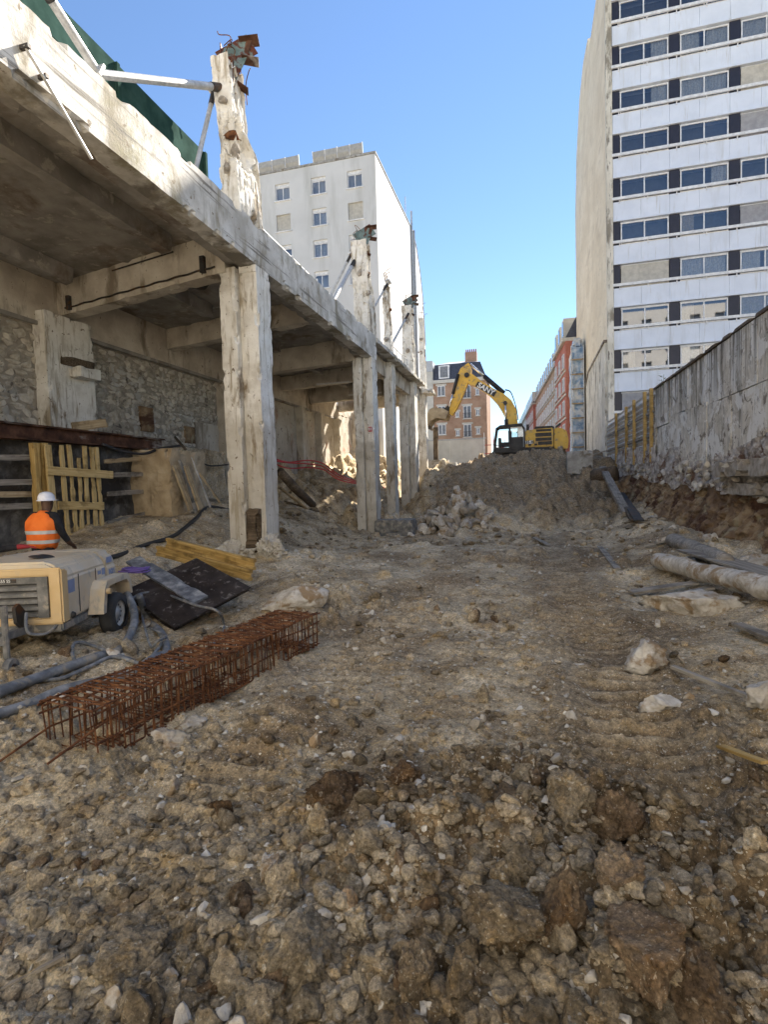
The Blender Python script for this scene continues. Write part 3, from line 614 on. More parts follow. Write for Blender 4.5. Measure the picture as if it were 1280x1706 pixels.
np_mesh('wall_core', *rough(RX+.1, RX+.5, -6, 36.6, .3, 5.2, .5, .01, 0, seed=480), 'mortar', rw)
np_mesh('coping', *rough(RX-.05, RX+.5, -6, 23.1, 5.31, 5.38, .2, .01, .03, seed=481), 'timber_dark', rw)
# rubble foundation: a rough relief between the panels and the earth
def relief(name, mat, y0, y1, zlo, zhi, xf, seed, parent=None, ny=420, nz=46):
    Yg, T = np.meshgrid(np.linspace(y0, y1, ny), np.linspace(0, 1, nz), indexing='ij'); y_ = Yg.ravel(); t = T.ravel()
    za, zb = zlo(y_), zhi(y_); z_ = za+(zb-za)*t; x_ = xf(y_, z_, t)
    i = np.arange(ny-1)[:, None]*nz+np.arange(nz-1)[None, :]; F = np.stack([i, i+1, i+nz+1, i+nz], -1).reshape(-1, 4)
    return np_mesh(name, np.stack([x_, y_, z_], 1), F, mat, parent, True)
zf = lambda y: 1.55+.25*np.clip((y-12)/14, 0, 1)+.18*fbm2(y, y*0, .8, 3, 7)+.35*np.clip((y-20)/8, 0, 1)
zt_ = lambda y: 2.75+.2*np.sin(y*.7)+np.clip((y-22.6)*10, 0, 1)*.5
def fx(y, z, t): return RX+.02+.12*fbm2(y, z, .9, 3, 3)*.5-.06*np.abs(fbm2(y, z*1.2, 3.2, 3, 5))-.05*np.clip(1-t, 0, 1)-.16*lumps(y, z*1.4, .3, 401, .6)-.22*lumps(y, z, .13, 411, .6)-.012*fbm2(y, z, 14, 3, 6)
relief('foundation', 'rubble_masonry', -6, 37, lambda y: zf(y)-.1, zt_, fx, 1, rw, 1100, 60)
def ex(y, z, t): return RX-.02-.5*(1-t)**1.6-.12*np.abs(fbm2(y, z*1.5, 1.3, 5, 15))-.05*fbm2(y, z*1.5, 5, 3, 18)+.06*t-.3*lumps(y, z*1.5, .33, 421, .5)-.4*lumps(y, z*1.2, .12, 431, .7)-.03*fbm2(y, z, 11, 3, 19)
tag(relief('earth_bank', 'earth_cut', -6, 37, lambda y: ground_z(y*0+4.2, y)-.25, lambda y: zf(y)-.02, ex, 2, None, 1100, 60), 'reddish brown earth cut below the right-hand wall', 'earth', kind='structure')
np_mesh('ledge', *rough(RX-.42, RX+.1, 11.0, 15.2, 1.95, 2.3, .1, .05, .14, -.1, seed=483), 'broken_concrete', rw)
np_mesh('ledge', *rough(RX-.3, RX+.1, 11.2, 14.2, 1.55, 1.8, .1, .05, .12, -.1, seed=484), 'broken_concrete', rw)
for k in range(70):     # foundation stones showing along the bottom of the masonry
    y = prng.uniform(9, 30); o = link_mesh('stone', stone_m[k % 12], rw)
    place(o, (RX-.1, y, float(zf(np.array([y]))[0])+prng.uniform(-.05,.55)), (prng.uniform(-.5,.5), 0, prng.uniform(-.2,.2)), (.28, prng.uniform(.09,.2), prng.uniform(.07,.13)))
flat('leaf', (.06,.11,.025), .6, v=.4)
pl = empty('weed', PX(1105, 648, RX), label='small green weed growing on top of the concrete wall', cat='plant')
for k in range(26):
    a = prng.uniform(0, 6.28); h = prng.uniform(.1, .5); ln = prng.uniform(.08, .3); c = Vector((math.cos(a)*ln*.6, math.sin(a)*ln*1.6, h)); d = Vector((math.cos(a), math.sin(a), .2))*.09; s_ = d.cross(Vector((0,0,1))).normalized()*.03
    MB().add([c-d, c+s_, c+d, c-s_], [(0,1,2,3)]).build('leaf', 'leaf', pl)
for k in range(5): MB().tube([(0,0,0), (prng.uniform(-.1,.1), prng.uniform(-.3,.3), prng.uniform(.25,.55))], .006, 5).build('stem', 'leaf', pl)

# hoarding of corrugated sheet with yellow posts, between the concrete wall and the tower
hf = empty('site_hoarding', (RX, 27, 2.6), label='corrugated metal hoarding with yellow timber posts beside the tower', cat='fence'); hf.location = (0,0,0)
m = MB(); n = 280; ys = np.linspace(23.2, 36.4, n); nb = 9
for j in range(nb):     # horizontally ribbed sheet
    z0 = 3.3+j*.235
    m.prism([(RX+.06, z0), (RX+.12, z0+.06), (RX+.12, z0+.17), (RX+.06, z0+.235), (RX+.16, z0+.235), (RX+.16, z0)], 'y', 23.2, 36.4)
m.build('sheet', 'white_metal', hf)
for px_, z1 in ((1028, 5.5), (1045, 5.45), (1058, 5.5), (1076, 5.5), (1087, 5.45)):
    y = PX(px_, 720, RX).y
    MB().box(RX-.08, RX+.04, y-.09, y+.09, 2.55, z1).build('post', 'timber_yellow', hf, bevel=.008)
for z_ in (3.6, 4.5): MB().box(RX+.0, RX+.055, 23.3, 36.3, z_, z_+.1).build('rail', 'timber_grey', hf)
np_mesh('plinth', *rough(RX+.02, RX+.5, 23.2, 36.6, 2.0, 3.3, .2, .02, .06, seed=490), 'rubble_masonry', hf)

# ---------------------------------------------------------------- tower block on the right
M('tower_panel', [(.3, (.66,.71,.80)), (.7, (.73,.78,.87))], .8, .6, .05, 10, layers=[((.6,.63,.68), .8, (1.6,1,.22), .55, .85), ((.56,.57,.58), 2.5, (1.5,1,.12), .66, .85)])
M('tower_gable', [(.3, (.66,.565,.42)), (.55, (.74,.645,.49)), (.75, (.79,.7,.55))], .5, .85, .2, 8, layers=[((.55,.46,.34), .5, (1,.35,1.3), .58, .8), ((.62,.54,.41), 3, (1,.3,1), .56, .75)])
M('old_render', [(.3, (.6,.56,.47)), (.6, (.71,.67,.58)), (.8, (.77,.74,.67))], .8, .9, .3, 10, layers=[((.27,.24,.19), 1.5, (1,1,.3), .55, .7), ((.2,.18,.15), 4, (2,2,.3), .62, .7)])
flat('tower_dark', (.02,.02,.035), .5)
flat('frame_white', (.72,.72,.72), .45)
flat('room_dark', (.11,.105,.1), .9)
flat('shutter_cream', (.5,.475,.42), .7)
flat('shutter_grey', (.34,.34,.36), .6)
M('curtain', [(.3, (.5,.48,.44)), (.7, (.7,.68,.64))], 12, .9, .5, 20, local=True)
M('curtain_beige', [(.3, (.42,.36,.28)), (.7, (.55,.49,.4))], 12, .9, .5, 20, local=True)
def glass_mat(name, refl, tint):
    m, t, b, new, link = nodes_for(name)
    t.nodes.remove(b); out = t.nodes['Material Output']
    tr = new('ShaderNodeBsdfTransparent'); tr.inputs[0].default_value = (*tint, 1)
    gl = new('ShaderNodeBsdfGlossy'); gl.inputs['Roughness'].default_value = .02; gl.inputs[0].default_value = (.9,.93,1,1)
    fr = new('ShaderNodeFresnel'); fr.inputs[0].default_value = 1.5; ad = new('ShaderNodeMath'); ad.operation = 'ADD'; ad.use_clamp = True; ad.inputs[1].default_value = refl; link(fr.outputs[0], ad.inputs[0])
    mx = new('ShaderNodeMixShader'); link(ad.outputs[0], mx.inputs[0]); link(tr.outputs[0], mx.inputs[1]); link(gl.outputs[0], mx.inputs[2]); link(mx.outputs[0], out.inputs[0])
glass_mat('glass', .12, (.66,.7,.74))
glass_mat('cab_glass', .06, (.72,.76,.76))
TY = 37.0; TX = 5.05
tw = empty('tower_block', (TX, TY, 2.6), label='tall white apartment tower with bands of windows and a cream gable wall', cat='building'); tw.location = (0,0,0)
FH = 2.607; TZ0 = 11.32-FH*4       # a rail height; floors repeat every FH
gp = [(37.25, -1), (37.25, 34.6), (46.4, 34.6), (46.4, 35.9), (49.9, 36.6), (53.3, 35.9), (56.8, 32.8), (58.6, 28.2), (58.8, -1)]
MB().prism(gp, 'x', TX+.0, TX+.5).build('gable_wall', 'tower_gable', tw)
MB().box(TX+.51, 42, 37.9, 46, -1, 34.4).build('core', 'tower_panel', tw)
MB().prism([(46, -1), (46, 35), (50, 36.2), (54, 35), (58, 28), (58, -1)], 'x', TX+.51, 42).build('rear_block', 'tower_panel', tw)
MB().box(TX-.02, TX+.34, TY-.12, TY+.24, -1, 34.7).build('corner_pier', 'old_render', tw, bevel=.02)
lw = MB(); lw.prism([(37.3, 0), (37.3, 10.55), (46.3, 10.4), (48.6, 9.6), (48.6, 0)], 'x', TX-.16, TX-.003); lw.build('lower_wall', 'old_render', tw)
MB().prism([(37.2, 10.56), (37.2, 10.7), (46.4, 10.55), (48.7, 9.75), (48.7, 9.61), (46.3, 10.41)], 'x', TX-.24, TX-.003).build('lower_wall_coping', 'concrete_soffit', tw)
MB().box(TX+.35, 42, TY-.1, 46, 34.42, 34.9).build('roof_edge', 'tower_panel', tw)
MB().box(TX+.35, 42, TY-.05, TY+.3, TZ0+FH*12+1.24, 34.415).build('parapet', 'tower_panel', tw)
bay = 3.2; x_first = TX+.34
KINDS = {12: 'ggs', 11: 'gcg', 10: 'cCs', 9: 'csr', 8: 'ggq', 7: 'gcg', 6: 'gwq', 5: 'rsC', 4: 'gwb', 3: 'wCg', 2: 'qgc', 1: 'ggg', 0: 'ggg'}
# rails counted from the photograph: row i has its rail at TZ0 + FH*i
def window(parent, x0, x1, z0, z1, kind, yf):
    if kind in 'rq':
        m = MB(); nsl = 22; h = (z1-z0)/nsl
        for i in range(nsl): m.prism([(yf+.06, z0+i*h), (yf+.045, z0+i*h+h*.5), (yf+.06, z0+i*h+h), (yf+.09, z0+i*h+h), (yf+.09, z0+i*h)], 'x', x0, x1)
        return m.build('roller_shutter', 'shutter_cream' if kind == 'r' else 'shutter_grey', parent)
    m = MB(); fw = .07
    for (a, b, c, d) in ((x0, x1, z0, z0+fw), (x0, x1, z1-fw, z1), (x0, x0+fw, z0+fw, z1-fw), (x1-fw, x1, z0+fw, z1-fw)):
        m.box(a, b, yf+.03, yf+.12, c, d)
    wn = m.build('window', 'frame_white', parent); xm = (x0+x1)/2
    MB().box(xm-.035, xm+.035, yf+.04, yf+.11, z0+fw, z1-fw).build('mullion', 'frame_white', wn)
    for a, b, dy in ((x0+fw, xm-.035, .06), (xm+.035, x1-fw, .08)):
        MB().add([(a, yf+dy, z0+fw), (b, yf+dy, z0+fw), (b, yf+dy, z1-fw), (a, yf+dy, z1-fw)], [(0,1,2,3)]).build('pane', 'glass', wn)
    def curt(a, b, mat):
        n = max(6, int((b-a)*16)); P = [(a+(b-a)*i/n, yf+.22+.035*math.sin(i*1.9+a)) for i in range(n+1)]
        m = MB()
        for i in range(n): m.add([(P[i][0], P[i][1], z0), (P[i+1][0], P[i+1][1], z0), (P[i+1][0], P[i+1][1], z1), (P[i][0], P[i][1], z1)], [(0,1,2,3)])
        m.build('curtain', mat, wn)
    wd = x1-x0
    if kind == 'c': curt(x1-wd*.34, x1-.05, 'curtain')
    if kind == 'C': curt(x0+.05, x0+wd*.42, 'curtain'); curt(x1-wd*.45, x1-.05, 'curtain')
    if kind == 's': curt(x0+.05, x1-.05, 'curtain')
    if kind == 'b': curt(x0+.05, x1-.05, 'curtain_beige')
    if kind == 'w': curt(x0+.05, x0+wd*.3, 'curtain_beige')
    return wn
NB = 5
for i in range(0, 13):
    zr = TZ0+FH*i                     # rail level
    zs0 = zr-1.27; zs1 = zr-.2        # spandrel band below the rail
    for q_ in range(12):
        xa_ = x_first+q_*bay/2 if q_ else TX+.35; MB().box(xa_+.006, x_first+(q_+1)*bay/2-.006 if q_ < 11 else 42, TY-.05+.004*((i*7+q_*3) % 3), TY+.3, zs0, zs1).build('spandrel', 'tower_panel', tw)
    MB().box(TX+.36, 42, TY+.05, TY+.29, zs0+.02, zs1-.02).build('slab_core', 'tower_dark', tw) if False else None
    MB().box(TX+.35, 42, TY-.11, TY+.28, zs0-.1, zs0-.003).build('slab_edge', 'tower_panel', tw)
    MB().box(TX+.36, 42, TY+.12, TY+.3, zs1+.002, zr+1.2).build('recess', 'tower_dark', tw) if False else None
    MB().box(TX+.3, 42, TY-.16, TY-.06, zr-.1, zr+.06).build('rail', 'frame_white', tw)
    for b_ in range(NB*2+1):
        xq = x_first+.35+b_*bay/2; MB().box(xq, xq+.05, TY-.1, TY-.04, zs1-.1, zr-.1).build('rail_bracket', 'frame_white', tw)
    z0, z1 = zr-.19, zr+1.15
    MB().box(TX+.51, 42, TY+.75, TY+.85, zr-.2, zr+1.236).build('room_back', 'room_dark', tw)
    for b_ in range(NB+1):
        xd = x_first+b_*bay; wdk = .42 if b_ == 0 else .55
        MB().box(xd, xd+wdk, TY+.02, TY+.3, zr-.198, zr+1.234).build('dark_panel', 'tower_dark', tw)
        if b_ < NB:
            xa, xb = xd+wdk+.01, x_first+(b_+1)*bay-.01
            MB().box(xa, xb, TY+.14, TY+.3, zr+1.155, zr+1.232).build('lintel', 'tower_panel', tw)
            kd = KINDS[i][b_] if b_ < 3 else 'gsgrgcq'[(i*3+b_) % 7]
            window(tw, xa+.03, xb-.03, z0+.02, z1, kd, TY)
    MB().box(x_first+NB*bay+.56, 42, TY+.05, TY+.3, zr-.198, zr+1.234).build('wall_strip', 'tower_dark', tw)

# ---------------------------------------------------------------- white block at the left, behind the frame
M('white_render', [(.3, (.59,.59,.58)), (.7, (.66,.66,.65))], .25, .85, .08, 8, layers=[((.52,.52,.5), .6, (1,1,.15), .56, .8)])
WY = 48.0; wb = empty('white_apartment_block', (-13, 48, 2.6), label='white rendered apartment block with small windows and roof screens behind the frame', cat='building'); wb.location = (0,0,0)
wc = -12.64
wins = [((458,312),(482,334),'open'), ((517,296),(541,319),'g'), ((578,282),(603,307),'g'), ((521,348),(545,373),'s'), ((522,401),(547,426),'s'), ((525,453),(548,478),'g'), ((461,361),(485,386),'r'), ((580,334),(606,361),'r'), ((463,412),(487,437),'g'), ((465,462),(489,487),'r'), ((582,388),(608,414),'g')]
rects = []
for a, b, kd in wins:
    p, q = PY(*a, WY), PY(*b, WY); rects.append((p.x, q.x, q.z, p.z, kd))
cols = [(-22.45, -21.0), (-18.82, -17.42), (-15.33, -13.92)]
rz = [(28.78, 30.3), (25.97, 27.5), (23.12, 24.68), (20.3, 21.85)]
kinds = [['g','g','g'], ['r','s','r'], ['g','s','g'], ['r','g','g']]
# front wall built around the openings
xs = sorted([-25.2, wc]+[v for c in cols for v in c]); m = MB()
for i in range(len(xs)-1):
    a, b = xs[i], xs[i+1]; hole = any(abs(a-c[0]) < 1e-6 for c in cols)
    if not hole: m.box(a, b, WY, WY+.35, 0, 31.4)
    else:
        zz = 0
        for (q0, q1) in sorted(rz): m.box(a, b, WY, WY+.35, zz, q0); zz = q1
        m.box(a, b, WY, WY+.35, zz, 31.4)
m.build('front_wall', 'white_render', wb)
for r_, (q0, q1) in enumerate(rz):
    for c_, (a, b) in enumerate(cols):
        kd = kinds[r_][c_]
        MB().box(a-.12, b+.12, WY-.1, WY+.1, q0-.1, q0-.003).build('sill', 'frame_white', wb)
        if kd != 'r': MB().box(a+.01, b-.01, WY+.13, WY+.3, q1-.28, q1-.003).build('shutter_box', 'frame_white', wb)
        window(wb, a+.01, b-.01, q0+.005, q1-(.29 if kd != 'r' else .005), kd, WY+.12)
        MB().box(a-.1, b+.1, WY+1.1, WY+1.2, q0-.1, q1+.1).build('room_back', 'room_dark', wb)
side = [(48.36, 0), (48.36, 31.45), (64.5, 31.7), (66.5, 30.6), (68.5, 28.4), (70, 25.5), (71, 20), (71.2, 0)]
MB().prism(side, 'x', wc-.4, wc).build('side_wall', 'white_render', wb)
MB().prism([(48.8, 0), (48.8, 31.2), (64.3, 31.4), (69.8, 25.3), (70.8, 0)], 'x', -25.2, wc-.41).build('body', 'white_render', wb)
m = MB(); top = side[1:7]
for i in range(len(top)-1): m.prism([(top[i][0], top[i][1]+.003), (top[i+1][0], top[i+1][1]+.003), (top[i+1][0]+.05, top[i+1][1]+.16), (top[i][0], top[i][1]+.16)], 'x', wc-.45, wc+.06)
m.build('roof_flashing', 'concrete_grey', wb)
MB().box(-25.3, wc+.06, WY-.06, WY+.4, 31.42, 31.6).build('roof_flashing', 'concrete_grey', wb)
for y_ in (63.2, 64.6): MB().tube([(wc+.12, y_, 6), (wc+.12, y_, 33.5 if y_ < 64 else 31.9)], .12, 8).build('flue_pipe', 'galvanised', wb)
MB().tube([(wc-.3, 62, 31.6), (wc-.3, 62, 34.6)], .05, 6).build('antenna', 'galvanised', wb)
flat('screen_cloth', (.42,.4,.36), .8)
for (xa, xb, n) in ((-18.7, -13.9, 4), (-24.2, -20.1, 3)):
    sc = empty('roof_screen', (xa, 48.5, 31.5), label='row of tilted translucent screens on the white roof, '+('nearer the corner' if n == 4 else 'farther left'), cat='screen', group='screens on the white roof')
    wd = (xb-xa)/n
    for i in range(n):
        P = [(.0, 31.62-31.5), (-.25, .7), (-.15, 1.3)]
        mm = MB()
        for j in range(2): mm.prism([P[j], P[j+1], (P[j+1][0]+.05, P[j+1][1]), (P[j][0]+.05, P[j][1])], 'x', i*wd+.03, (i+1)*wd-.03)
        mm.build('panel', 'screen_cloth', sc)
        MB().bar((i*wd, .0, .1), (i*wd, -.22, 1.3), .06, .06).build('strut', 'frame_white', sc)
    MB().bar((n*wd, .0, .1), (n*wd, -.22, 1.3), .06, .06).build('strut', 'frame_white', sc)

# ---------------------------------------------------------------- brick house at the end, long brick row at the right
def brick_mat(name, a, b, mort, sc=1.):
    m, t, bs, new, link = nodes_for(name)
    vec = new('ShaderNodeTexCoord').outputs['Object']; mp = new('ShaderNodeMapping'); mp.inputs['Rotation'].default_value = (R(90), 0, 0); link(vec, mp.inputs[0])
    br = new('ShaderNodeTexBrick'); link(mp.outputs[0], br.inputs['Vector']); br.inputs['Color1'].default_value = (*a, 1); br.inputs['Color2'].default_value = (*b, 1); br.inputs['Mortar'].default_value = (*mort, 1)
    br.inputs['Scale'].default_value = sc; br.inputs['Brick Width'].default_value = .24; br.inputs['Row Height'].default_value = .075; br.inputs['Mortar Size'].default_value = .009
    col = mix(t, ramp(t, [(.4, (0,0,0)), (.75, (.6,.6,.6))], noise_node(t, vec, .7, 6)), br.outputs[0], tuple(x*.65 for x in a))
    link(col, bs.inputs['Base Color']); bs.inputs['Roughness'].default_value = .9
brick_mat('brick_brown', (.40,.22,.13), (.47,.28,.175), (.35,.3,.25))
brick_mat('brick_red', (.44,.12,.08), (.5,.165,.11), (.4,.25,.2))
brick_mat('brick_orange', (.52,.29,.175), (.58,.35,.22), (.5,.4,.3))
M('stone_trim', [(.3, (.5,.47,.41)), (.7, (.6,.57,.5))], 1.5, .85, .1, 10)
flat('slate', (.05,.055,.075), .5, v=.3)
flat('zinc', (.38,.39,.4), .45, metal=.2)
def simple_window(parent, x0, x1, z0, z1, y, rail=False):
    m = MB(); f = .09; xm = (x0+x1)/2
    for a, b, c, d in ((x0, x1, z0, z0+f), (x0, x1, z1-f, z1), (x0, x0+f, z0+f, z1-f), (x1-f, x1, z0+f, z1-f), (xm-.05, xm+.05, z0+f, z1-f)): m.box(a, b, y-.06, y+.02, c, d)
    wn = m.build('window', 'frame_white', parent)
    for a, b in ((x0+f, xm-.05), (xm+.05, x1-f)):
        MB().box(a, b, y-.03, y-.01, z0+f, z1-f).build('pane', 'pane_dark', wn)
    MB().box(x0-.25, x1+.25, y-.09, y-.003, z1+.02, z1+.32).build('lintel', 'stone_trim', wn)
    MB().box(x0-.15, x1+.15, y-.14, y-.003, z0-.14, z0-.01).build('sill', 'stone_trim', wn)
    if rail:
        m = MB()
        m.box(x0-.1, x1+.1, y-.3, y-.27, z0+.85, z0+.9); m.box(x0-.1, x1+.1, y-.3, y-.27, z0+.05, z0+.09)
        for i in range(8): xx = x0-.08+(x1-x0+.14)*i/7; m.box(xx, xx+.03, y-.3, y-.28, z0+.09, z0+.85)
        m.build('balcony_rail', 'steel_dark', wn)
flat('pane_dark', (.10,.12,.15), .12, v=.3)
BY = 92.0
bb = empty('brick_house', (-11, BY, 2.6), label='brown brick corner house with dark mansard roof behind the excavator', cat='building'); bb.location = (0,0,0)
MB().box(-15.2, -6.3, BY, BY+10, 0, 18.7).build('wall', 'brick_brown', bb)
MB().box(-19.5, -15.203, BY-.2, BY+10, 0, 20.8).build('rendered_wall', 'stone_trim', bb)
MB().box(-15.4, -6.1, BY-.25, BY+10.2, 18.71, 19.3).build('cornice', 'stone_trim', bb, bevel=.05)
MB().add([(-15.2,BY-.05,19.31),(-6.3,BY-.05,19.31),(-6.3,BY+10,19.31),(-15.2,BY+10,19.31),(-15.0,BY+.7,22.0),(-7.3,BY+.7,22.0),(-7.3,BY+9,22.0),(-15.0,BY+9,22.0)], [(0,1,5,4),(1,2,6,5),(2,3,7,6),(3,0,4,7),(4,5,6,7),(0,3,2,1)]).build('mansard_roof', 'slate', bb)
MB().add([(-15.0,BY+.7,22.01),(-7.3,BY+.7,22.01),(-7.3,BY+9,22.01),(-15.0,BY+9,22.01),(-13,BY+4,23),(-9.5,BY+4,23)], [(0,1,5,4),(1,2,5),(2,3,4,5),(3,0,4),(0,3,2,1)]).build('zinc_roof', 'zinc', bb)
MB().box(-19.6, -15.21, BY-.3, BY+10, 20.81, 22.6).build('zinc_roof', 'zinc', bb)
ch = MB().box(-9.9, -7.9, BY+1.5, BY+2.6, 21.2, 23.9).build('chimney', 'brick_brown', bb)
for i in range(6): MB().lathe([(.13, 23.9), (.1, 24.45)], 8, Matrix.Translation((-9.7+i*.32, BY+2, 0))).build('chimney_pot', 'brick_red', ch)
dm = MB().box(-14.2, -12.4, BY-.12, BY+.6, 19.5, 21.7).build('dormer', 'frame_white', bb)
MB().box(-13.95, -12.65, BY-.16, BY-.125, 19.7, 21.5).build('pane', 'pane_dark', dm)
for zz in (16.6, 13.2, 10.1, 7.2):
    simple_window(bb, -14.5, -13.2, zz, zz+1.7, BY); simple_window(bb, -10.2, -8.9, zz-.6, zz+1.5, BY, True)
    simple_window(bb, -11.5, -10.9, zz-.3, zz+.6, BY) if zz < 15 else None
    simple_window(bb, -8.1, -7.5, zz-.2, zz+.8, BY)
for zz in (16, 12.8): MB().box(-17.2, -16.4, BY-.24, BY-.205, zz, zz+1.6).build('pane', 'pane_dark', bb)
# long row
ang = math.atan2(6.4, 100)
def row_house(name_label, s0, s1, h, mat, proj, zb=2.6, floors=5):
    e = empty('brick_row_house', (4.9, 58.9, 0), ang, label=name_label, cat='building', group='brick houses along the right side of the street')
    # local frame: y runs along the street, x is the facade normal (facade faces -x)
    MB().box(-proj, 14, s0, s1-.01, zb-2, h).build('wall', mat, e)
    MB().box(-proj-.3, 14, s0-.003, s1-.012, h+.003, h+.35).build('cornice', 'stone_trim', e)
    MB().add([(-proj,s0+.01,h+.36),(-proj,s1-.02,h+.36),(14,s1-.02,h+.36),(14,s0+.01,h+.36),(-proj+1.3,s0+.01,h+2.8),(-proj+1.3,s1-.02,h+2.8),(12,s1-.02,h+2.8),(12,s0+.01,h+2.8)], [(0,4,5,1),(1,5,6,2),(2,6,7,3),(3,7,4,0),(4,7,6,5),(0,1,2,3)]).build('mansard_roof', 'slate', e)
    n = max(1, int((s1-s0)/2.9)); st = (s1-s0)/n; fh = (h-zb-1.4)/floors
    for f in range(floors):
        z0 = zb+1.3+f*fh
        MB().box(-proj-.1, -proj-.003, s0+.02, s1-.03, z0-.55, z0-.35).build('string_course', 'stone_trim', e)
        for i in range(n):
            a = s0+i*st+st*.28; b = s0+i*st+st*.72; z1 = z0+fh*.6
            m = MB()
            for (p, q, c, d) in ((a, b, z0, z0+.1), (a, b, z1-.1, z1), (a, a+.1, z0+.1, z1-.1), (b-.1, b, z0+.1, z1-.1), ((a+b)/2-.05, (a+b)/2+.05, z0+.1, z1-.1)): m.box(-proj-.1, -proj-.004, p, q, c, d)
            wn = m.build('window', 'frame_white', e)
            MB().box(-proj-.05, -proj-.006, a+.1, b-.1, z0+.1, z1-.1).build('pane', 'pane_dark', wn)
            MB().box(-proj-.16, -proj-.006, a-.15, b+.15, z0-.16, z0-.01).build('sill', 'stone_trim', wn)
    for i in range(n):
        a = s0+i*st+st*.25; b = s0+i*st+st*.75
        d = MB().box(-proj-.05, 1.2, a, b, h+.6, h+2.5).build('dormer', 'stone_trim', e)
        MB().box(-proj-.09, -proj-.052, a+.2, b-.2, h+.8, h+2.2).build('pane', 'pane_dark', d)
    for i in range(max(1, n//3)):
        MB().box(2.5, 4, s0+(i+.5)*(s1-s0)/max(1, n//3)-.5, s0+(i+.5)*(s1-s0)/max(1, n//3)+.5, h+2.5, h+4.2).build('chimney', 'brick_red', e)
row_house('deep red brick house at the near end of the row beside the tower', 0, 9.5, 16.0, 'brick_red', .9)
row_house('orange brick house in the middle of the long row with pale string courses', 9.5, 48, 16.6, 'brick_orange', 0)
row_house('dull red brick house far down the row', 48, 70, 16.2, 'brick_red', .5)
row_house('pale house at the far end of the brick row', 70, 120, 17.0, 'stone_trim', 0)

# wrapped scaffold at the foot of the gable
M('tarpaulin', [(.3, (.16,.27,.42)), (.5, (.34,.45,.58)), (.7, (.6,.64,.68))], 1.6, .35, .9, 3, layers=[((.66,.66,.64), 1.0, (1,1,.6), .5, .62)], bdist=.15)
tp = empty('wrapped_scaffold', (4.0, 53, 2.6), label='scaffold wrapped in blue and white tarpaulin at the foot of the tower', cat='scaffold'); tp.location = (0,0,0)
np_mesh('tarpaulin_sheet', *rough(3.95, 4.85, 50.0, 53.6, 3.0, 13.3, .3, .14, .2, seed=600), 'tarpaulin', tp)
np_mesh('tarpaulin_top', *rough(4.1, 4.8, 50.3, 53.2, 13.2, 14.2, .2, .15, .3, -.2, seed=601), 'tarpaulin', tp)
for i in range(8): MB().box(3.78, 4.9, 49.78, 49.86, 3.4+i*1.25, 3.52+i*1.25, Matrix.Rotation(0, 4, 'X')).build('batten', 'timber_pale', tp)
for x in (3.85, 4.85): MB().tube([(x, 49.82, 2.6), (x, 49.82, 13.4)], .05, 8).build('standard', 'galvanised', tp)
# pale hoarding in front of the brick house, street barriers
M('hoarding_pale', [(.3, (.5,.49,.44)), (.7, (.6,.59,.54))], .7, .8, .1, 10)
hp = empty('street_hoarding', (-8, 70, 2.6), label='pale plain hoarding in front of the brick house', cat='fence'); hp.location = (0,0,0)
for i in range(5): MB().box(-12.6+i*1.5, -12.6+(i+1)*1.5-.02, 70, 70.12, 2.0, 7.4).build('panel', 'hoarding_pale', hp)
MB().box(-12.7, -5.0, 69.95, 70.17, 7.41, 7.55).build('top_rail', 'zinc', hp)
flat('barrier_red', (.5,.04,.04), .5)
for k, (x, y) in enumerate(((-4.9, 66), (-3.6, 67.5), (-3.9, 72))):
    sf = empty('red_scaffold', (x, y, 2.6), label=('red and white scaffold tower at the street, '+['nearest the hoarding', 'beside the excavator cab', 'farthest back'][k]), cat='scaffold', group='red scaffolds in the street')
    for dx in (0, 1.1): MB().tube([(dx, 0, 0), (dx, 0, 5.2-k*.8)], .05, 6).build('standard', 'barrier_red' if dx else 'frame_white', sf)
    for z_ in (.7, 1.7, 2.7, 3.7): MB().tube([(0, 0, z_), (1.1, 0, z_)], .045, 6).build('ledger', 'barrier_red', sf)
    MB().tube([(0, 0, .7), (1.1, 0, 2.7)], .04, 6).build('brace', 'barrier_red', sf)

# ---------------------------------------------------------------- unseen block added behind the viewpoint, sized to bounce warm sunlight into the site
M('cream_render', [(.3, (.7,.67,.61)), (.7, (.78,.75,.69))], .4, .85, .1, 10)
rb = empty('rear_fill_block', (0, -11, 0), label='unseen cream apartment block added behind the viewpoint for warm fill light', cat='building'); rb.location = (0,0,0)
m = MB(); xs = [-26+i*3.1 for i in range(18)]; zz_ = [1.5+3*i for i in range(8)]
m.box(-26, 26.7, -20, -11, -1, zz_[0])
for i in range(17):
    m.box(xs[i], xs[i]+1.8, -20, -11, zz_[0], 25.5)
    for z_ in zz_: m.box(xs[i]+1.8, xs[i+1], -20, -11, z_+1.8, z_+3)
    m.box(xs[i]+1.8, xs[i+1], -20, -11.4, zz_[0], 25.5)
m.build('wall', 'cream_render', rb)
for i in range(17):
    for z_ in zz_: MB().box(xs[i]+1.85, xs[i+1]-.05, -11.39, -11.33, z_+.05, z_+1.75).build('pane', 'pane_dark', rb)

# ---------------------------------------------------------------- placing by photo pixel on the ground
def G(px, py, dz=0.):
    d = ray(px, py); ts = np.exp(np.linspace(math.log(1.2), math.log(45), 900))
    X_, Y_, Z_ = CAM.x+d.x*ts, CAM.y+d.y*ts, CAM.z+d.z*ts; hit = np.nonzero(Z_ < ground_z(X_, Y_, False)+.06+dz)[0]
    t = ts[hit[0]] if len(hit) else 30.; p = CAM+d*float(t); return Vector((p.x, p.y, gz(p.x, p.y)+dz))
def depth(p): return (Vector(p)-CAM).dot(_f)

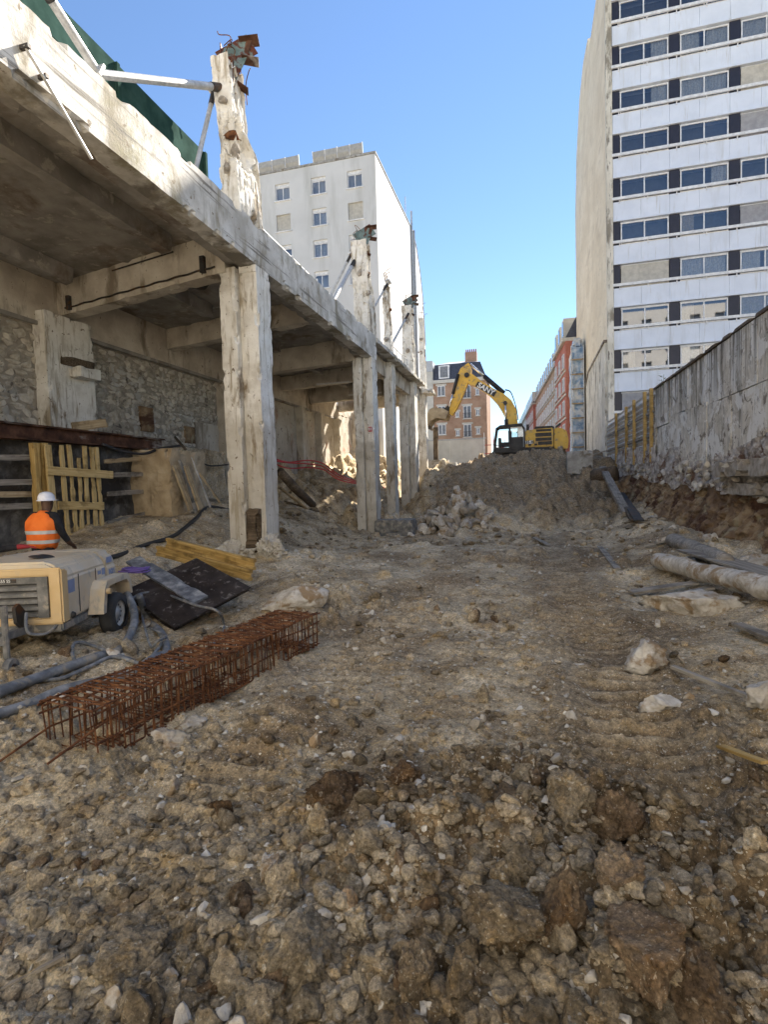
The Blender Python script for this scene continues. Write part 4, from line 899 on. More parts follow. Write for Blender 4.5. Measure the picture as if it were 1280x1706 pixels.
# ---------------------------------------------------------------- excavator on the heap
M('machine_yellow', [(.3, (.58,.33,.035)), (.6, (.68,.41,.05)), (.8, (.72,.47,.09))], 1.2, .4, .05, 20, layers=[((.40,.27,.11), 1.5, None, .52, .72), ((.2,.15,.09), 5, None, .62, .72)], spec=.4)
M('machine_black', [(.3, (.018,.018,.02)), (.7, (.045,.043,.042))], 2, .5, .08, 30)
M('bucket_steel', [(.3, (.22,.18,.13)), (.6, (.33,.28,.2)), (.8, (.42,.36,.27))], 2, .6, .2, 20, metal=.2)
M('track_steel', [(.3, (.05,.045,.04)), (.7, (.16,.13,.1))], 3, .8, .4, 20)
flat('chrome', (.7,.7,.7), .2, metal=.8)
flat('decal_white', (.75,.75,.73), .5)
flat('cushion', (.04,.04,.045), .8)
ex_ = empty('excavator', (0, 38, 3.3), label='yellow tracked excavator with raised boom working on top of the earth heap', cat='excavator'); ex_.location = (0,0,0)
YN = 36.7; YC = 38.1
def z7(a, b): return (700+a/4.923, 560+b/4.923)
def EN(a, b, Y=YN): p = PY(*z7(a, b), Y); return (p.x, p.z)
# upper carriage
poly = [EN(*q) for q in ((862,775),(945,762),(1095,750),(1100,905),(862,912))]
MB().prism(poly, 'y', YN, YN+2.9).build('engine_housing', 'machine_yellow', ex_, bevel=.05)
poly = [EN(*q) for q in ((1104,750),(1160,752),(1205,775),(1222,850),(1215,925),(1104,922))]
MB().prism(poly, 'y', YN-.02, YN+2.92).build('counterweight', 'machine_yellow', ex_, bevel=.05)
poly = [EN(*q) for q in ((608,915),(1104,908),(1104,935),(860,962),(608,960))]
MB().prism(poly, 'y', YN+.02, YN+2.9).build('deck_skirt', 'machine_black', ex_, bevel=.03)
poly = [EN(*q) for q in ((945,735),(1100,728),(1110,748),(940,760))]
MB().prism(poly, 'y', YN+.5, YN+2.4).build('engine_hood', 'machine_black', ex_, bevel=.04)
for (a, b, c, d) in ((950,795,1080,820), (950,835,1080,855), (970,865,1085,888), (955,765,1078,778)):
    (x0, z1), (x1, z0) = EN(a, b), EN(c, d); g = MB().box(x0, x1, YN-.025, YN+.01, z0, z1).build('grille', 'machine_black', ex_)
    n = 4; h = (z1-z0)/n
    for i in range(n): MB().box(x0+.03, x1-.03, YN-.04, YN-.026, z0+i*h+h*.3, z0+i*h+h*.62).build('louvre', 'track_steel', g)
(x0, z1), (x1, z0) = EN(862, 858), EN(925, 882); MB().box(x0, x1, YN-.02, YN+.01, z0, z1).build('name_plate', 'decal_white', ex_)
text_mesh('plate_lettering', '335 H', .26, 'machine_black', ex_, Matrix(((1,0,0,(x0+x1)/2),(0,0,-1,YN-.024),(0,1,0,(z0+z1)/2),(0,0,0,1))), .003, .01)
for q in ((890,885),(940,882)): (x0, z1) = EN(*q); MB().box(x0, x0+.18, YN-.03, YN, z1-.12, z1).build('latch', 'machine_black', ex_)
(xs_, zs_) = EN(885, 700); MB().tube([(xs_, YN+2.0, zs_-.8), (xs_, YN+2.0, zs_)], .09, 12).build('exhaust_pipe', 'machine_black', ex_)
MB().bar((*EN(1120, 742)[:1], YN+.3, EN(1120,742)[1]), (*EN(1155, 715)[:1], YN+.3, EN(1155,715)[1]), .5, .12).build('mirror_arm', 'machine_black', ex_)
# cab
cab = empty('cab'); cab.parent = ex_
CO = [EN(*q) for q in ((608,945),(612,880),(628,760),(660,738),(832,722),(856,760),(860,950))]
m = MB(); wdt = 1.15
for Yp in (YN-.06, YN-.06+wdt):
    for i in range(len(CO)):
        a, b = CO[i], CO[(i+1) % len(CO)]; m.bar((a[0], Yp, a[1]), (b[0], Yp, b[1]), .1, .1, (0,1,0))
    a, b = EN(735, 732), EN(738, 945); m.bar((a[0], Yp, a[1]), (b[0], Yp, b[1]), .1, .13, (0,1,0))
for q in CO: m.bar((q[0], YN-.06, q[1]), (q[0], YN-.06+wdt, q[1]), .1, .1)
m.build('cab_frame', 'machine_black', cab)
a, b = EN(625, 748), EN(845, 728); MB().prism([(a[0], a[1]-.05), (b[0], b[1]-.1), (b[0], b[1]+.06), (a[0]+.25, a[1]+.1)], 'y', YN-.1, YN+wdt).build('cab_roof', 'machine_black', cab, bevel=.02)
a, b = EN(612, 918), EN(858, 950); MB().box(a[0], b[0], YN-.05, YN+wdt-.1, b[1], a[1]).build('cab_floor', 'machine_black', cab)
a, b = EN(745, 830), EN(850, 918); MB().box(a[0], b[0], YN-.08, YN-.03, b[1], a[1]).build('door_panel', 'machine_black', cab)
def pane(q, Y, nm='window_pane'):
    P = [EN(*k) for k in q]; MB().add([(p[0], Y, p[1]) for p in P], [tuple(range(len(P)))]).build(nm, 'cab_glass', cab)
pane(((745,738),(835,730),(850,770),(850,828),(745,828)), YN-.05); pane(((618,885),(632,765),(660,745),(730,738),(732,915),(616,915)), YN-.05+wdt-.02)
pane(((745,738),(835,730),(850,770),(850,915),(745,915)), YN-.05+wdt-.02)
MB().add([(CO[1][0], YN, CO[1][1]), (CO[2][0], YN, CO[2][1]), (CO[2][0], YN+wdt-.1, CO[2][1]), (CO[1][0], YN+wdt-.1, CO[1][1])], [(0,1,2,3)]).build('windscreen', 'cab_glass', cab)
a = EN(700, 905); MB().box(a[0]-.25, a[0]+.35, YN+.3, YN+.85, a[1], a[1]+.3).box(a[0]+.2, a[0]+.42, YN+.32, YN+.83, a[1]+.3, a[1]+1.05).build('seat', 'cushion', cab, bevel=.0)
a = EN(655, 900); MB().box(a[0]-.1, a[0]+.08, YN+.25, YN+.9, a[1]-.1, a[1]+.55).build('console', 'machine_black', cab, bevel=.03)
# boom, arm, cylinders
def EC(a, b): p = PY(*z7(a, b), YC); return (p.x, p.z)
up = [EC(*q) for q in ((408,335),(428,312),(500,368),(610,438),(690,478),(752,530),(790,600),(806,725))]
lo = [EC(*q) for q in ((392,372),(405,398),(465,418),(568,487),(636,560),(668,610),(695,660),(715,725))]
MB().strip(up, lo, 'y', YC-.3, YC+.3).build('boom', 'machine_yellow', ex_, weld=True, bevel=0)
aA = [EC(*q) for q in ((403,222),(370,243),(338,268),(312,322),(290,425),(266,520),(246,600),(246,640))]
aB = [EC(*q) for q in ((412,240),(425,275),(420,320),(405,372),(372,450),(340,530),(302,606),(266,655))]
MB().strip(aA, aB, 'y', YC-.22, YC+.22).build('arm', 'machine_yellow', ex_, weld=True)
def cyl(p, q, r, f, nm, yy):
    p, q = EC(*p), EC(*q); a, b = Vector((p[0], yy, p[1])), Vector((q[0], yy, q[1])); c = a+(b-a)*f
    e = MB().tube([a, c], r, 12).build(nm, 'machine_black', ex_, smooth=True); MB().tube([c-(b-a)*.02, b], r*.55, 12).build('piston_rod', 'chrome', e, smooth=True)
cyl((690,468), (412,230), .16, .58, 'arm_cylinder', YC)
cyl((712,735), (703,556), .12, .25, 'boom_cylinder', YC-.5); cyl((712,735), (703,556), .12, .25, 'boom_cylinder', YC+.5)
cyl((318,318), (246,585), .11, .6, 'bucket_cylinder', YC-.3)
p = EC(703, 556); MB().tube([(p[0], YC-.62, p[1]), (p[0], YC+.62, p[1])], .13, 14).build('pivot_pin', 'machine_black', ex_)
p = EC(388, 325); MB().tube([(p[0], YC-.36, p[1]), (p[0], YC+.36, p[1])], .17, 14).build('pivot_pin', 'machine_black', ex_)
q = [EC(*k) for k in ((700,455),(740,480),(765,520),(790,590),(808,700))]
for s_ in (-.1, .1): MB().tube(spline([(a, YC+s_, b+.12+.1*math.sin(i*1.5)) for i, (a, b) in enumerate(q)], 5), .035, 6).build('hydraulic_hose', 'machine_black', ex_)
a, b = EC(478, 402), EC(600, 470); mid = EC(545, 440); al = math.atan2(b[1]-a[1], b[0]-a[0]); ca, sa = math.cos(al), math.sin(al)
mt = Matrix(((ca,0,-sa,mid[0]),(0,1,0,YC-.306),(sa,0,ca,mid[1]),(0,0,0,1)))
MB().box(-.74, .74, -.012, 0, -.19, .19, mt).build('name_decal', 'machine_black', ex_)
text_mesh('lettering', 'SANY', .5, 'decal_white', ex_, Matrix(((ca,-sa,0,mid[0]),(0,0,-1,YC-.32),(sa,ca,0,mid[1]),(0,0,0,1))), .004, .012)
# bucket
bo = [EC(*k) for k in ((248,628),(205,606),(160,598),(120,597),(92,612),(76,645),(72,700),(78,742))]
bi = [EC(*k) for k in ((240,650),(205,622),(160,613),(126,613),(104,626),(92,652),(88,700),(86,742))]
m = MB(); m.strip(bo, bi, 'y', YC-.75, YC+.75); m.build('bucket_shell', 'bucket_steel', ex_, weld=True)
sp_ = [EC(*k) for k in ((246,630),(205,608),(160,600),(122,600),(96,614),(80,647),(76,700),(80,745),(110,700),(150,680),(225,690))]
for Yp in (YC-.78, YC+.74): MB().prism(sp_, 'y', Yp, Yp+.04).build('bucket_cheek', 'bucket_steel', ex_)
for i in range(5):
    a, b = EC(80, 735), EC(92, 768); yy = YC-.65+i*.325; MB().bar((a[0], yy, a[1]), (b[0], yy, b[1]), .12, .09, (0,1,0)).build('tooth', 'track_steel', ex_)
a, b, c = EC(246, 585), EC(205, 618), EC(262, 640)
MB().bar((a[0], YC, a[1]), (b[0], YC, b[1]), .4, .12, (0,1,0)).build('linkage', 'machine_black', ex_); MB().bar((a[0], YC, a[1]), (c[0], YC, c[1]), .5, .1, (0,1,0)).build('linkage', 'machine_black', ex_)
# undercarriage
a, b = EN(705, 962), EN(935, 985); MB().box(a[0], b[0], YN+.7, YN+2.2, b[1]-.3, a[1]+.1).build('turntable', 'machine_black', ex_)
for Yp in (YN-.05, YN+2.35):
    x0, x1 = EN(625, 0)[0], EN(1045, 0)[0]; zt, zb = EN(0, 985)[1], EN(0, 985)[1]-.95; r = (zt-zb)/2
    tr = empty('track'); tr.parent = ex_
    arc = [(x0+r-r*math.sin(t), (zt+zb)/2+r*math.cos(t)) for t in np.linspace(0, math.pi, 9)]+[(x1-r+r*math.sin(t), (zt+zb)/2-r*math.cos(t)) for t in np.linspace(0, math.pi, 9)]
    MB().prism([((p[0]-(x0+x1)/2)*.95+(x0+x1)/2, (p[1]-(zt+zb)/2)*.8+(zt+zb)/2) for p in arc], 'y', Yp+.06, Yp+.54).build('track_frame', 'track_steel', tr)
    P = spline([(p[0], 0, p[1]) for p in arc+arc[:1]], 1); Lp = []
    tot = sum((P[i+1]-P[i]).length for i in range(len(P)-1)); ns = 46; d0 = 0; i = 0
    shoe = MB().box(-.085, .085, 0, .6, -.02, .03).box(-.02, .02, 0, .6, .03, .07).mesh('shoe'); shoe.materials.append(MATS['track_steel'])
    for s_ in range(ns):
        t = tot*s_/ns; acc = 0
        for i in range(len(P)-1):
            l = (P[i+1]-P[i]).length
            if acc+l >= t: break
            acc += l
        u = (t-acc)/max(l, 1e-6); c = P[i].lerp(P[i+1], u); d = (P[i+1]-P[i]).normalized()
        o = link_mesh('track_shoe', shoe, tr); o.location = (c.x, Yp, c.z); o.rotation_euler = (0, math.atan2(-d.z, d.x)+math.pi, 0)

# ---------------------------------------------------------------- towed compressor at the left
M('beige_paint', [(.3, (.52,.43,.3)), (.6, (.6,.51,.375)), (.8, (.64,.56,.43))], 1.6, .5, .06, 25, layers=[((.5,.465,.4), 1.8, None, .5, .72), ((.4,.36,.3), 6, (1,1,.5), .6, .72)], spec=.4)
M('orange_paint', [(.3, (.55,.38,.18)), (.7, (.62,.46,.25))], 1.6, .5, .06, 25, layers=[((.45,.37,.26), 2.5, None, .55, .75)], spec=.4)
M('dusty_grey', [(.3, (.12,.12,.115)), (.6, (.2,.195,.185)), (.8, (.3,.29,.27))], 6, .8, .2, 40, layers=[((.36,.32,.26), 5, None, .55, .7)])
flat('tyre', (.035,.035,.036), .85, v=.35, bump=.3)
flat('faded_blue', (.22,.27,.42), .6)
rzc = math.atan2(.316, .949); Fc = Vector((-5.29, 5.2, 0)); rm = Matrix.Rotation(rzc, 3, 'Z')
cl = Fc-rm @ Vector((.7, -.75, 0)); cz = .0
cp = empty('air_compressor', (cl.x-.12, cl.y, cz), rzc, 'beige towable site compressor with louvred grille standing beside the hoses', 'compressor')
MB().prism([(-.7,.46),(.7,.46),(.7,.98),(.62,1.13),(.5,1.19),(-.5,1.19),(-.62,1.13),(-.7,.98)], 'y', -.72, .42).build('canopy', 'beige_paint', cp, bevel=.03)
MB().prism([(-.69,.5),(.69,.5),(.69,.97),(.61,1.13),(.49,1.185),(-.49,1.185),(-.61,1.13),(-.69,.97)], 'y', .435, .8).build('rear_canopy', 'beige_paint', cp, bevel=.05)
fr = MB()
for a in ((-.71,.71,1.02,1.12), (-.71,.71,.44,.53)): fr.box(a[0], a[1], -.78, -.725, a[2], a[3])
fr.box(.56, .715, -.785, -.62, .445, 1.09).box(-.715, -.56, -.785, -.62, .445, 1.09)
fr.build('front_frame', 'orange_paint', cp, bevel=.02)
gr = MB().box(-.555, .555, -.735, -.724, .53, 1.02).build('grille', 'machine_black', cp)
for i in range(5):
    z0 = .545+i*.08; MB().prism([(-.735, z0+.03), (-.79, z0), (-.785, z0+.035), (-.735, z0+.055)], 'x', -.55, .43).build('louvre', 'dusty_grey', gr)
MB().box(.435, .555, -.79, -.736, .53, 1.02).build('grille_post', 'dusty_grey', gr); MB().box(-.555, .434, -.785, -.736, .945, 1.02).build('grille_header', 'dusty_grey', gr)
pt = MB().box(-.12, .2, -.795, -.786, .962, 1.005).build('number_plate', 'steel_dark', cp)
text_mesh('plate_lettering', 'FV 655 SS', .05, 'decal_white', cp, Matrix(((1,0,0,.04),(0,0,-1,-.797),(0,1,0,.984),(0,0,0,1))), .001)
MB().box(-.68, .68, -.74, .75, .34, .455).build('chassis', 'dusty_grey', cp, bevel=.02)
for y_ in (-.36, .1): MB().box(.7, .706, y_, y_+.012, .5, .98).build('panel_joint', 'steel_dark', cp)
text_mesh('side_lettering', 'M26', .1, 'faded_blue', cp, Matrix(((0,0,1,.694),(1,0,0,.62),(0,1,0,.86),(0,0,0,1))), .002, .004)
MB().box(.701, .706, -.62, -.46, .78, .94).build('faded_sticker', 'faded_blue', cp); MB().box(.701, .706, .17, .26, .88, .93).build('faded_sticker', 'faded_blue', cp); MB().box(.701, .706, .29, .38, .86, .95).build('faded_sticker', 'faded_blue', cp); MB().box(.692, .7, .46, .62, 1.0, 1.08).build('faded_sticker', 'faded_blue', cp)
MB().prism([(-.14,.4),(-.06,.7),(.04,.8),(.7,.8),(.8,.7),(.84,.5),(.78,.48),(.72,.64),(.64,.7),(.12,.7),(.04,.62),(-.02,.4)], 'y', 0, 1).v
fd = MB(); prof = [(-.14,.4),(-.06,.72),(.03,.82),(.68,.82),(.79,.72),(.83,.5)]; inn = [(-.05,.4),(.01,.66),(.08,.74),(.64,.74),(.72,.67),(.76,.5)]
fd.strip(prof, inn, 'x', .69, .89); fd.build('fender', 'beige_paint', cp, weld=True)
MB().lathe([(.04, 0), (.035, .05)], 14, Matrix.Translation((.89, .0, .68)) @ Matrix.Rotation(R(90), 4, 'Y')).build('marker_lamp', 'orange_paint', cp)
MB().lathe([(.045, 0), (.03, .03)], 14, Matrix.Translation((.705, -.55, .5)) @ Matrix.Rotation(R(90), 4, 'Y')).build('tow_eye', 'steel_dark', cp)
def wheel(parent, x, y, z, r, wd, nm='wheel'):
    we = empty(nm); we.parent = parent; we.location = (x, y, z); rot = Matrix.Rotation(R(90), 4, 'Y')
    MB().lathe([(r*.62, -wd/2), (r*.9, -wd/2), (r*.98, -wd*.36), (r, -wd*.2), (r, wd*.2), (r*.98, wd*.36), (r*.9, wd/2), (r*.62, wd/2)], 32, rot, False).build('tyre', 'tyre', we, smooth=True)
    MB().lathe([(r*.63, -wd*.3), (r*.63, wd*.42), (r*.56, wd*.36), (r*.5, wd*.2), (r*.26, wd*.22), (r*.2, wd*.34), (.001, wd*.36)], 28, rot, False).build('rim', 'galvanised', we, smooth=True)
    for i in range(12):
        a = i*math.pi/6; MB().lathe([(r*.055, wd*.205), (r*.05, wd*.235)], 8, rot @ Matrix.Translation((r*.42*math.cos(a), r*.42*math.sin(a), 0))).build('rim_slot', 'machine_black', we)
wheel(cp, .79, .4, .29, .295, .19); wheel(cp, -.79, .4, .29, .295, .19)
MB().tube([(-.82, .4, .29), (.82, .4, .29)], .04, 8).build('axle', 'steel_dark', cp)
MB().bar((.3, -.7, .4), (.05, -1.75, .42), .09, .09).bar((-.3, -.7, .4), (-.05, -1.75, .42), .09, .09).build('drawbar', 'dusty_grey', cp)
MB().tube([(0, -1.7, .42), (0, -2.0, .44)], .05, 10).build('coupling', 'steel_dark', cp)
MB().tube([(.33, -1.25, .78), (.33, -1.25, .2)], .035, 10).tube([(.33, -1.25, .2), (.33, -1.25, .1)], .025, 8).build('jockey_leg', 'dusty_grey', cp)
MB().bar((.33, -1.25, .4), (.15, -1.3, .4), .08, .1).build('leg_clamp', 'dusty_grey', cp)
jw = empty('jockey_wheel'); jw.parent = cp; jw.location = (.38, -1.28, .1)
MB().lathe([(.05,-.035),(.1,-.035),(.105,0),(.1,.035),(.05,.035)], 20, Matrix.Rotation(R(90), 4, 'Y'), True).build('tyre', 'dusty_grey', jw, smooth=False)
MB().lathe([(.045,-.045),(.045,.045)], 10, Matrix.Rotation(R(90), 4, 'Y')).build('hub', 'steel_dark', jw)
MB().prism([(-.76,.42),(-.86,.42),(-.98,.52),(-1.0,.7),(-.92,.74),(-.78,.6)], 'x', .26, .3).build('brake_lever', 'steel_dark', cp)
MB().tube(spline([(.36,-.9,.62),(.42,-1.02,.5),(.45,-1.0,.4),(.55,-.85,.36),(.62,-.72,.44)], 5), .018, 7).build('cable', 'hose_grey', cp)
v, f = rock(2, 71, ang=.4, amp=.3, fl=(.15,.11,.025)); np_mesh('tool_pouch', v, f, 'steel_dark', None); tpouch = bpy.data.objects['tool_pouch']
tpouch.location = cl+rm @ Vector((.12, -.25, 1.215)); tpouch.rotation_euler = (0, R(4), rzc+.3); tag(tpouch, 'dark flat pouch lying on the compressor hood', 'pouch')

# ---------------------------------------------------------------- people
M('skin_dark', [(.3, (.07,.038,.024)), (.7, (.11,.062,.04))], 5, .55, .1, 60, local=True)
M('black_cloth', [(.3, (.012,.012,.014)), (.7, (.03,.03,.033))], 6, .9, .4, 40, local=True)
M('orange_vest', [(.3, (.85,.16,.02)), (.7, (.95,.22,.035))], 5, .7, .3, 25, local=True)
flat('reflective', (.55,.56,.55), .4); flat('helmet_white', (.72,.73,.78), .35); flat('glove_red', (.35,.03,.035), .8)
def skin(joints, edges, sub=2):
    """joints {name: (xyz, r or (rx,ry))} -> evaluated mesh grown by a Skin modifier"""
    ks = list(joints); me = bpy.data.meshes.new('sk'); me.from_pydata([joints[k][0] for k in ks], [(ks.index(a), ks.index(b)) for a, b in edges], [])
    o = bpy.data.objects.new('sk', me); COL.objects.link(o); md = o.modifiers.new('s', 'SKIN'); md.use_smooth_shade = True
    for i, k in enumerate(ks):
        r = joints[k][1]; me.skin_vertices[0].data[i].radius = r if isinstance(r, tuple) else (r, r); me.skin_vertices[0].data[i].use_root = (i == 0)
    ss = o.modifiers.new('u', 'SUBSURF'); ss.levels = ss.render_levels = sub
    bpy.context.view_layer.update(); m2 = bpy.data.meshes.new_from_object(o.evaluated_get(bpy.context.evaluated_depsgraph_get()))
    bpy.data.objects.remove(o); return m2
def person(loc, rz, label, armR, armL, glove, sleeve_to, headyaw=0.):
    e = empty('person', loc, rz, label, 'person')
    J = {'pel': ((0,0,.95), (.18,.14)), 'wai': ((0,.02,1.1), (.17,.13)), 'che': ((0,.05,1.3), (.19,.14)), 'nek0': ((0,.07,1.44), (.1,.09)), 'nek': ((0,.1,1.47), .062), 'hd0': ((0,.13,1.525), (.075,.085)), 'hd1': ((0,.14,1.625), (.09,.105)), 'hd2': ((0,.13,1.7), (.07,.08))}
    Ed = [('pel','wai'),('wai','che'),('che','nek0'),('nek0','nek'),('nek','hd0'),('hd0','hd1'),('hd1','hd2')]
    for s, n in ((1,'R'),(-1,'L')):
        J['hip'+n] = ((.1*s,0,.9), .1); J['kne'+n] = ((.12*s,.05,.5), .068); J['ank'+n] = ((.12*s,0,.1), .045); J['toe'+n] = ((.13*s,.16,.04), .04)
        Ed += [('pel','hip'+n),('hip'+n,'kne'+n),('kne'+n,'ank'+n),('ank'+n,'toe'+n)]
        A = armR if s > 0 else armL
        J['sho'+n] = ((.2*s,.05,1.4), .085); J['elb'+n] = (A[0], .06); J['wri'+n] = (A[1], .042); J['pal'+n] = (A[2], (.036,.02))
        Ed += [('che','sho'+n),('sho'+n,'elb'+n),('elb'+n,'wri'+n),('wri'+n,'pal'+n)]
        w_, p_ = Vector(A[1]), Vector(A[2]); d = (p_-w_).normalized(); sd_ = d.cross(Vector((0,0,1))).normalized()
        for k in range(4):
            b = p_+sd_*(.027-.018*k)+d*.02; ln = (.06,.072,.068,.052)[k]
            J[f'f{n}{k}a'] = (tuple(b), .0095); J[f'f{n}{k}b'] = (tuple(b+d*ln*.55), .009); J[f'f{n}{k}c'] = (tuple(b+d*ln+Vector((0,0,-.022))), .008); Ed += [('pal'+n, f'f{n}{k}a'), (f'f{n}{k}a', f'f{n}{k}b'), (f'f{n}{k}b', f'f{n}{k}c')]
        tq = p_-d*.03+sd_*.035*s; J[f't{n}a'] = (tuple(tq), .011); J[f't{n}b'] = (tuple(tq+sd_*.02*s+d*.035), .0095); Ed += [('pal'+n, f't{n}a'), (f't{n}a', f't{n}b')]
    me = skin(J, Ed, 2)
    for mt in ('black_cloth', 'skin_dark', 'glove_red' if glove else 'skin_dark'): me.materials.append(MATS[mt])
    hands = [Vector(A[k]) for A in (armR, armL) for k in (1, 2)]
    for p in me.polygons:
        c = p.center; d1 = min((c-h).length for h in hands); p.use_smooth = True
        da = min((Vector(c)-Vector(A[1])).length/max(.01, (Vector(A[0])-Vector(A[1])).length) for A in (armR, armL))
        if c.z > 1.475 and abs(c.x) < .13: p.material_index = 1
        elif d1 < .06 or min((Vector(c)-Vector(A[2])).length for A in (armR, armL)) < .13: p.material_index = 2
        elif da < sleeve_to and c.z < 1.36 and abs(c.x) > .15: p.material_index = 1
    body = link_mesh('body', me, e)
    # face, ears, hard hat
    MB().lathe([(.016, -.02), (.02, 0), (.004, .03)], 8, Matrix.Translation((0, .235, 1.605)) @ Matrix.Rotation(R(-80), 4, 'X')).build('nose', 'skin_dark', e, smooth=True)
    for s in (-1, 1):
        MB().lathe([(.005,-.012),(.03,0),(.005,.012)], 10, Matrix.Translation((.083*s, .125, 1.61)) @ Matrix.Rotation(R(90), 4, 'Y')).build('ear', 'skin_dark', e, smooth=True)
        MB().lathe([(.002,-.008),(.011,0),(.002,.008)], 8, Matrix.Translation((.033*s, .222, 1.635)) @ Matrix.Rotation(R(90), 4, 'X')).build('eye', 'helmet_white', e, smooth=True)
    MB().box(-.025, .025, .212, .226, 1.553, 1.561).build('mouth', 'black_cloth', e)
    mt = Matrix.Translation((0, .125, 1.645)) @ Matrix.Scale(1.17, 4, (0,1,0))
    h = MB().lathe([(.128,0),(.126,.015),(.112,.018),(.112,.05),(.102,.09),(.078,.125),(.04,.143),(.001,.147)], 28, mt, False).build('hard_hat', 'helmet_white', e, smooth=True)
    MB().lathe([(.1,.0),(.13,.004),(.1,.01)], 28, Matrix.Translation((0, .175, 1.645)) @ Matrix.Scale(1.1, 4, (0,1,0)), False).build('brim', 'helmet_white', h, smooth=True)
    MB().box(-.018, .018, .0, .2, 1.79, 1.85).v
    VJ = {'a': ((0,0,.84), (.25,.2)), 'b': ((0,.02,1.08), (.245,.195)), 'c': ((0,.05,1.28), (.26,.205)), 'd': ((0,.06,1.5), (.17,.15)), 'r': ((.19,.055,1.43), .14), 'l': ((-.19,.055,1.43), .14)}
    vm = skin(VJ, [('a','b'),('b','c'),('c','d'),('c','r'),('c','l')], 3); vm.materials.append(MATS['orange_vest'])
    for p in vm.polygons: p.use_smooth = True
    vc = np.array([v.co[:] for v in vm.vertices]); nn = np.array([v.normal[:] for v in vm.vertices]); vc = vc+nn*(.022*fbm3(vc*np.array([1,1,.45]), 13, 2, 5)+.012*fbm3(vc*np.array([1,1,1.6]), 9, 2, 6))[:, None]; vm.vertices.foreach_set('co', vc.astype(np.float32).ravel())
    vest = link_mesh('safety_vest', vm, e)
    for z0 in (.98, 1.13):
        bm = bmesh.new(); bm.from_mesh(vm)
        bmesh.ops.bisect_plane(bm, geom=bm.verts[:]+bm.edges[:]+bm.faces[:], plane_co=(0,0,z0), plane_no=(0,0,1), clear_inner=True)
        bmesh.ops.bisect_plane(bm, geom=bm.verts[:]+bm.edges[:]+bm.faces[:], plane_co=(0,0,z0+.055), plane_no=(0,0,1), clear_outer=True)
        for v in bm.verts: v.co += Vector((v.co.x, v.co.y-.03, 0)).normalized()*.006
        me2 = bpy.data.meshes.new('reflective_stripe'); bm.to_mesh(me2); bm.free(); me2.materials.clear(); me2.materials.append(MATS['reflective']); link_mesh('reflective_stripe', me2, vest)
    return e
wx, wy = -7.42, 6.82
person((wx, wy, 2.04-1.79), R(2), 'worker in white hard hat and orange vest standing behind the compressor', ((.34,.04,1.14), (.34,.17,.97), (.33,.24,.92)), ((-.28,.1,1.14), (-.2,.34,1.08), (-.17,.42,1.07)), False, 0)
hp_ = PZ(48, 912, 1.23); w2 = Vector((-7.55, 5.55, 0)); fa = math.atan2(hp_.y-w2.y, hp_.x-w2.x)-math.pi/2
dl = Matrix.Rotation(-fa, 3, 'Z') @ (Vector((hp_.x, hp_.y, 0))-w2)
person((w2.x, w2.y, 0), fa, 'worker mostly out of frame resting a red gloved hand on the compressor', ((.29,.14,1.16), (.24,.36,1.1), (.2,.44,1.08)), ((-.2,.25,1.2), (-.03,dl.y-.1,1.25), (0,dl.y,1.24)), True, .85)

# ---------------------------------------------------------------- hoses, cables
def hose(pts, r, mat, label, cat='hose', nm='hose', dz=None):
    P = [Vector(p) for p in pts]
    return tag(MB().tube(spline(P, 8), r, 12).build(nm, mat, None, smooth=True), label, cat)
def gp_(l, dz): return [G(a, b, dz) for a, b in l]
A0 = cl+rm @ Vector((.72, .78, .5)); A0.z = .5
hose([A0]+[PZ(222, 1015, .3)]+gp_([(222,1045),(200,1075),(160,1098),(110,1118),(60,1140),(0,1168),(-60,1190)], .06), .055, 'hose_grey', 'thick grey hose curving from the compressor wheel towards the lower left')
A1 = A0+Vector((.12,.12,-.05))
hose([A1]+gp_([(245,1022),(268,1045),(276,1075),(255,1098),(215,1118),(160,1135),(100,1152),(40,1178),(-50,1215)], .055), .05, 'hose_grey', 'thick grey hose looping right and then running along the rebar cage')
hose(gp_([(-20,1150),(50,1142),(100,1133),(150,1116),(190,1100),(240,1106),(290,1092),(305,1095)], .03), .022, 'hose_grey', 'thin grey hose lying across the thick ones')
hose(gp_([(128,1112),(120,1092),(124,1077),(140,1072),(170,1080),(198,1096),(238,1094),(262,1080),(275,1048)], .03), .02, 'hose_grey', 'thin hose forming a small loop in front of the wheel')
hose(gp_([(235,1008),(238,1030),(250,1065),(262,1070),(276,1050),(250,1040)], .1), .016, 'hose_grey', 'thin cable tangled around the looping hose')
hose([PZ(215, 1000, .35), PZ(238, 988, .4), PZ(275, 990, .35), PZ(325, 1008, .35), PZ(362, 1018, .33)]+gp_([(372,1030),(368,1050),(350,1066)], .03), .018, 'hose_grey', 'thin grey hose running over the black formwork panel')
hose([G(140,935,.05), G(200,920,.05), G(240,905,.05), G(280,893,.05), G(300,880,.05), G(325,858,.05), G(350,842,.05), G(400,852,.04)], .05, 'hose_black', 'black hose climbing the earth slope towards the leaning boards')
hose([PX(170,740,-10.6), PX(205,752,-10.5), PX(240,756,-10.5), PX(265,748,-10.6), PX(300,742,-10.9)], .04, 'hose_black', 'black cable slung along under the rusty steel beam', 'cable', 'cable')
hose([PX(330,768,-11.5), PX(350,776,-11.5), PX(380,774,-11.5)], .03, 'hose_black', 'black cable hanging on the wall behind the first column', 'cable', 'cable')
rc = empty('red_conduit', PX(465, 768, -9.5), label='red plastic conduits strung across the bay behind the columns', cat='conduit'); r0 = PX(465, 768, -9.5)
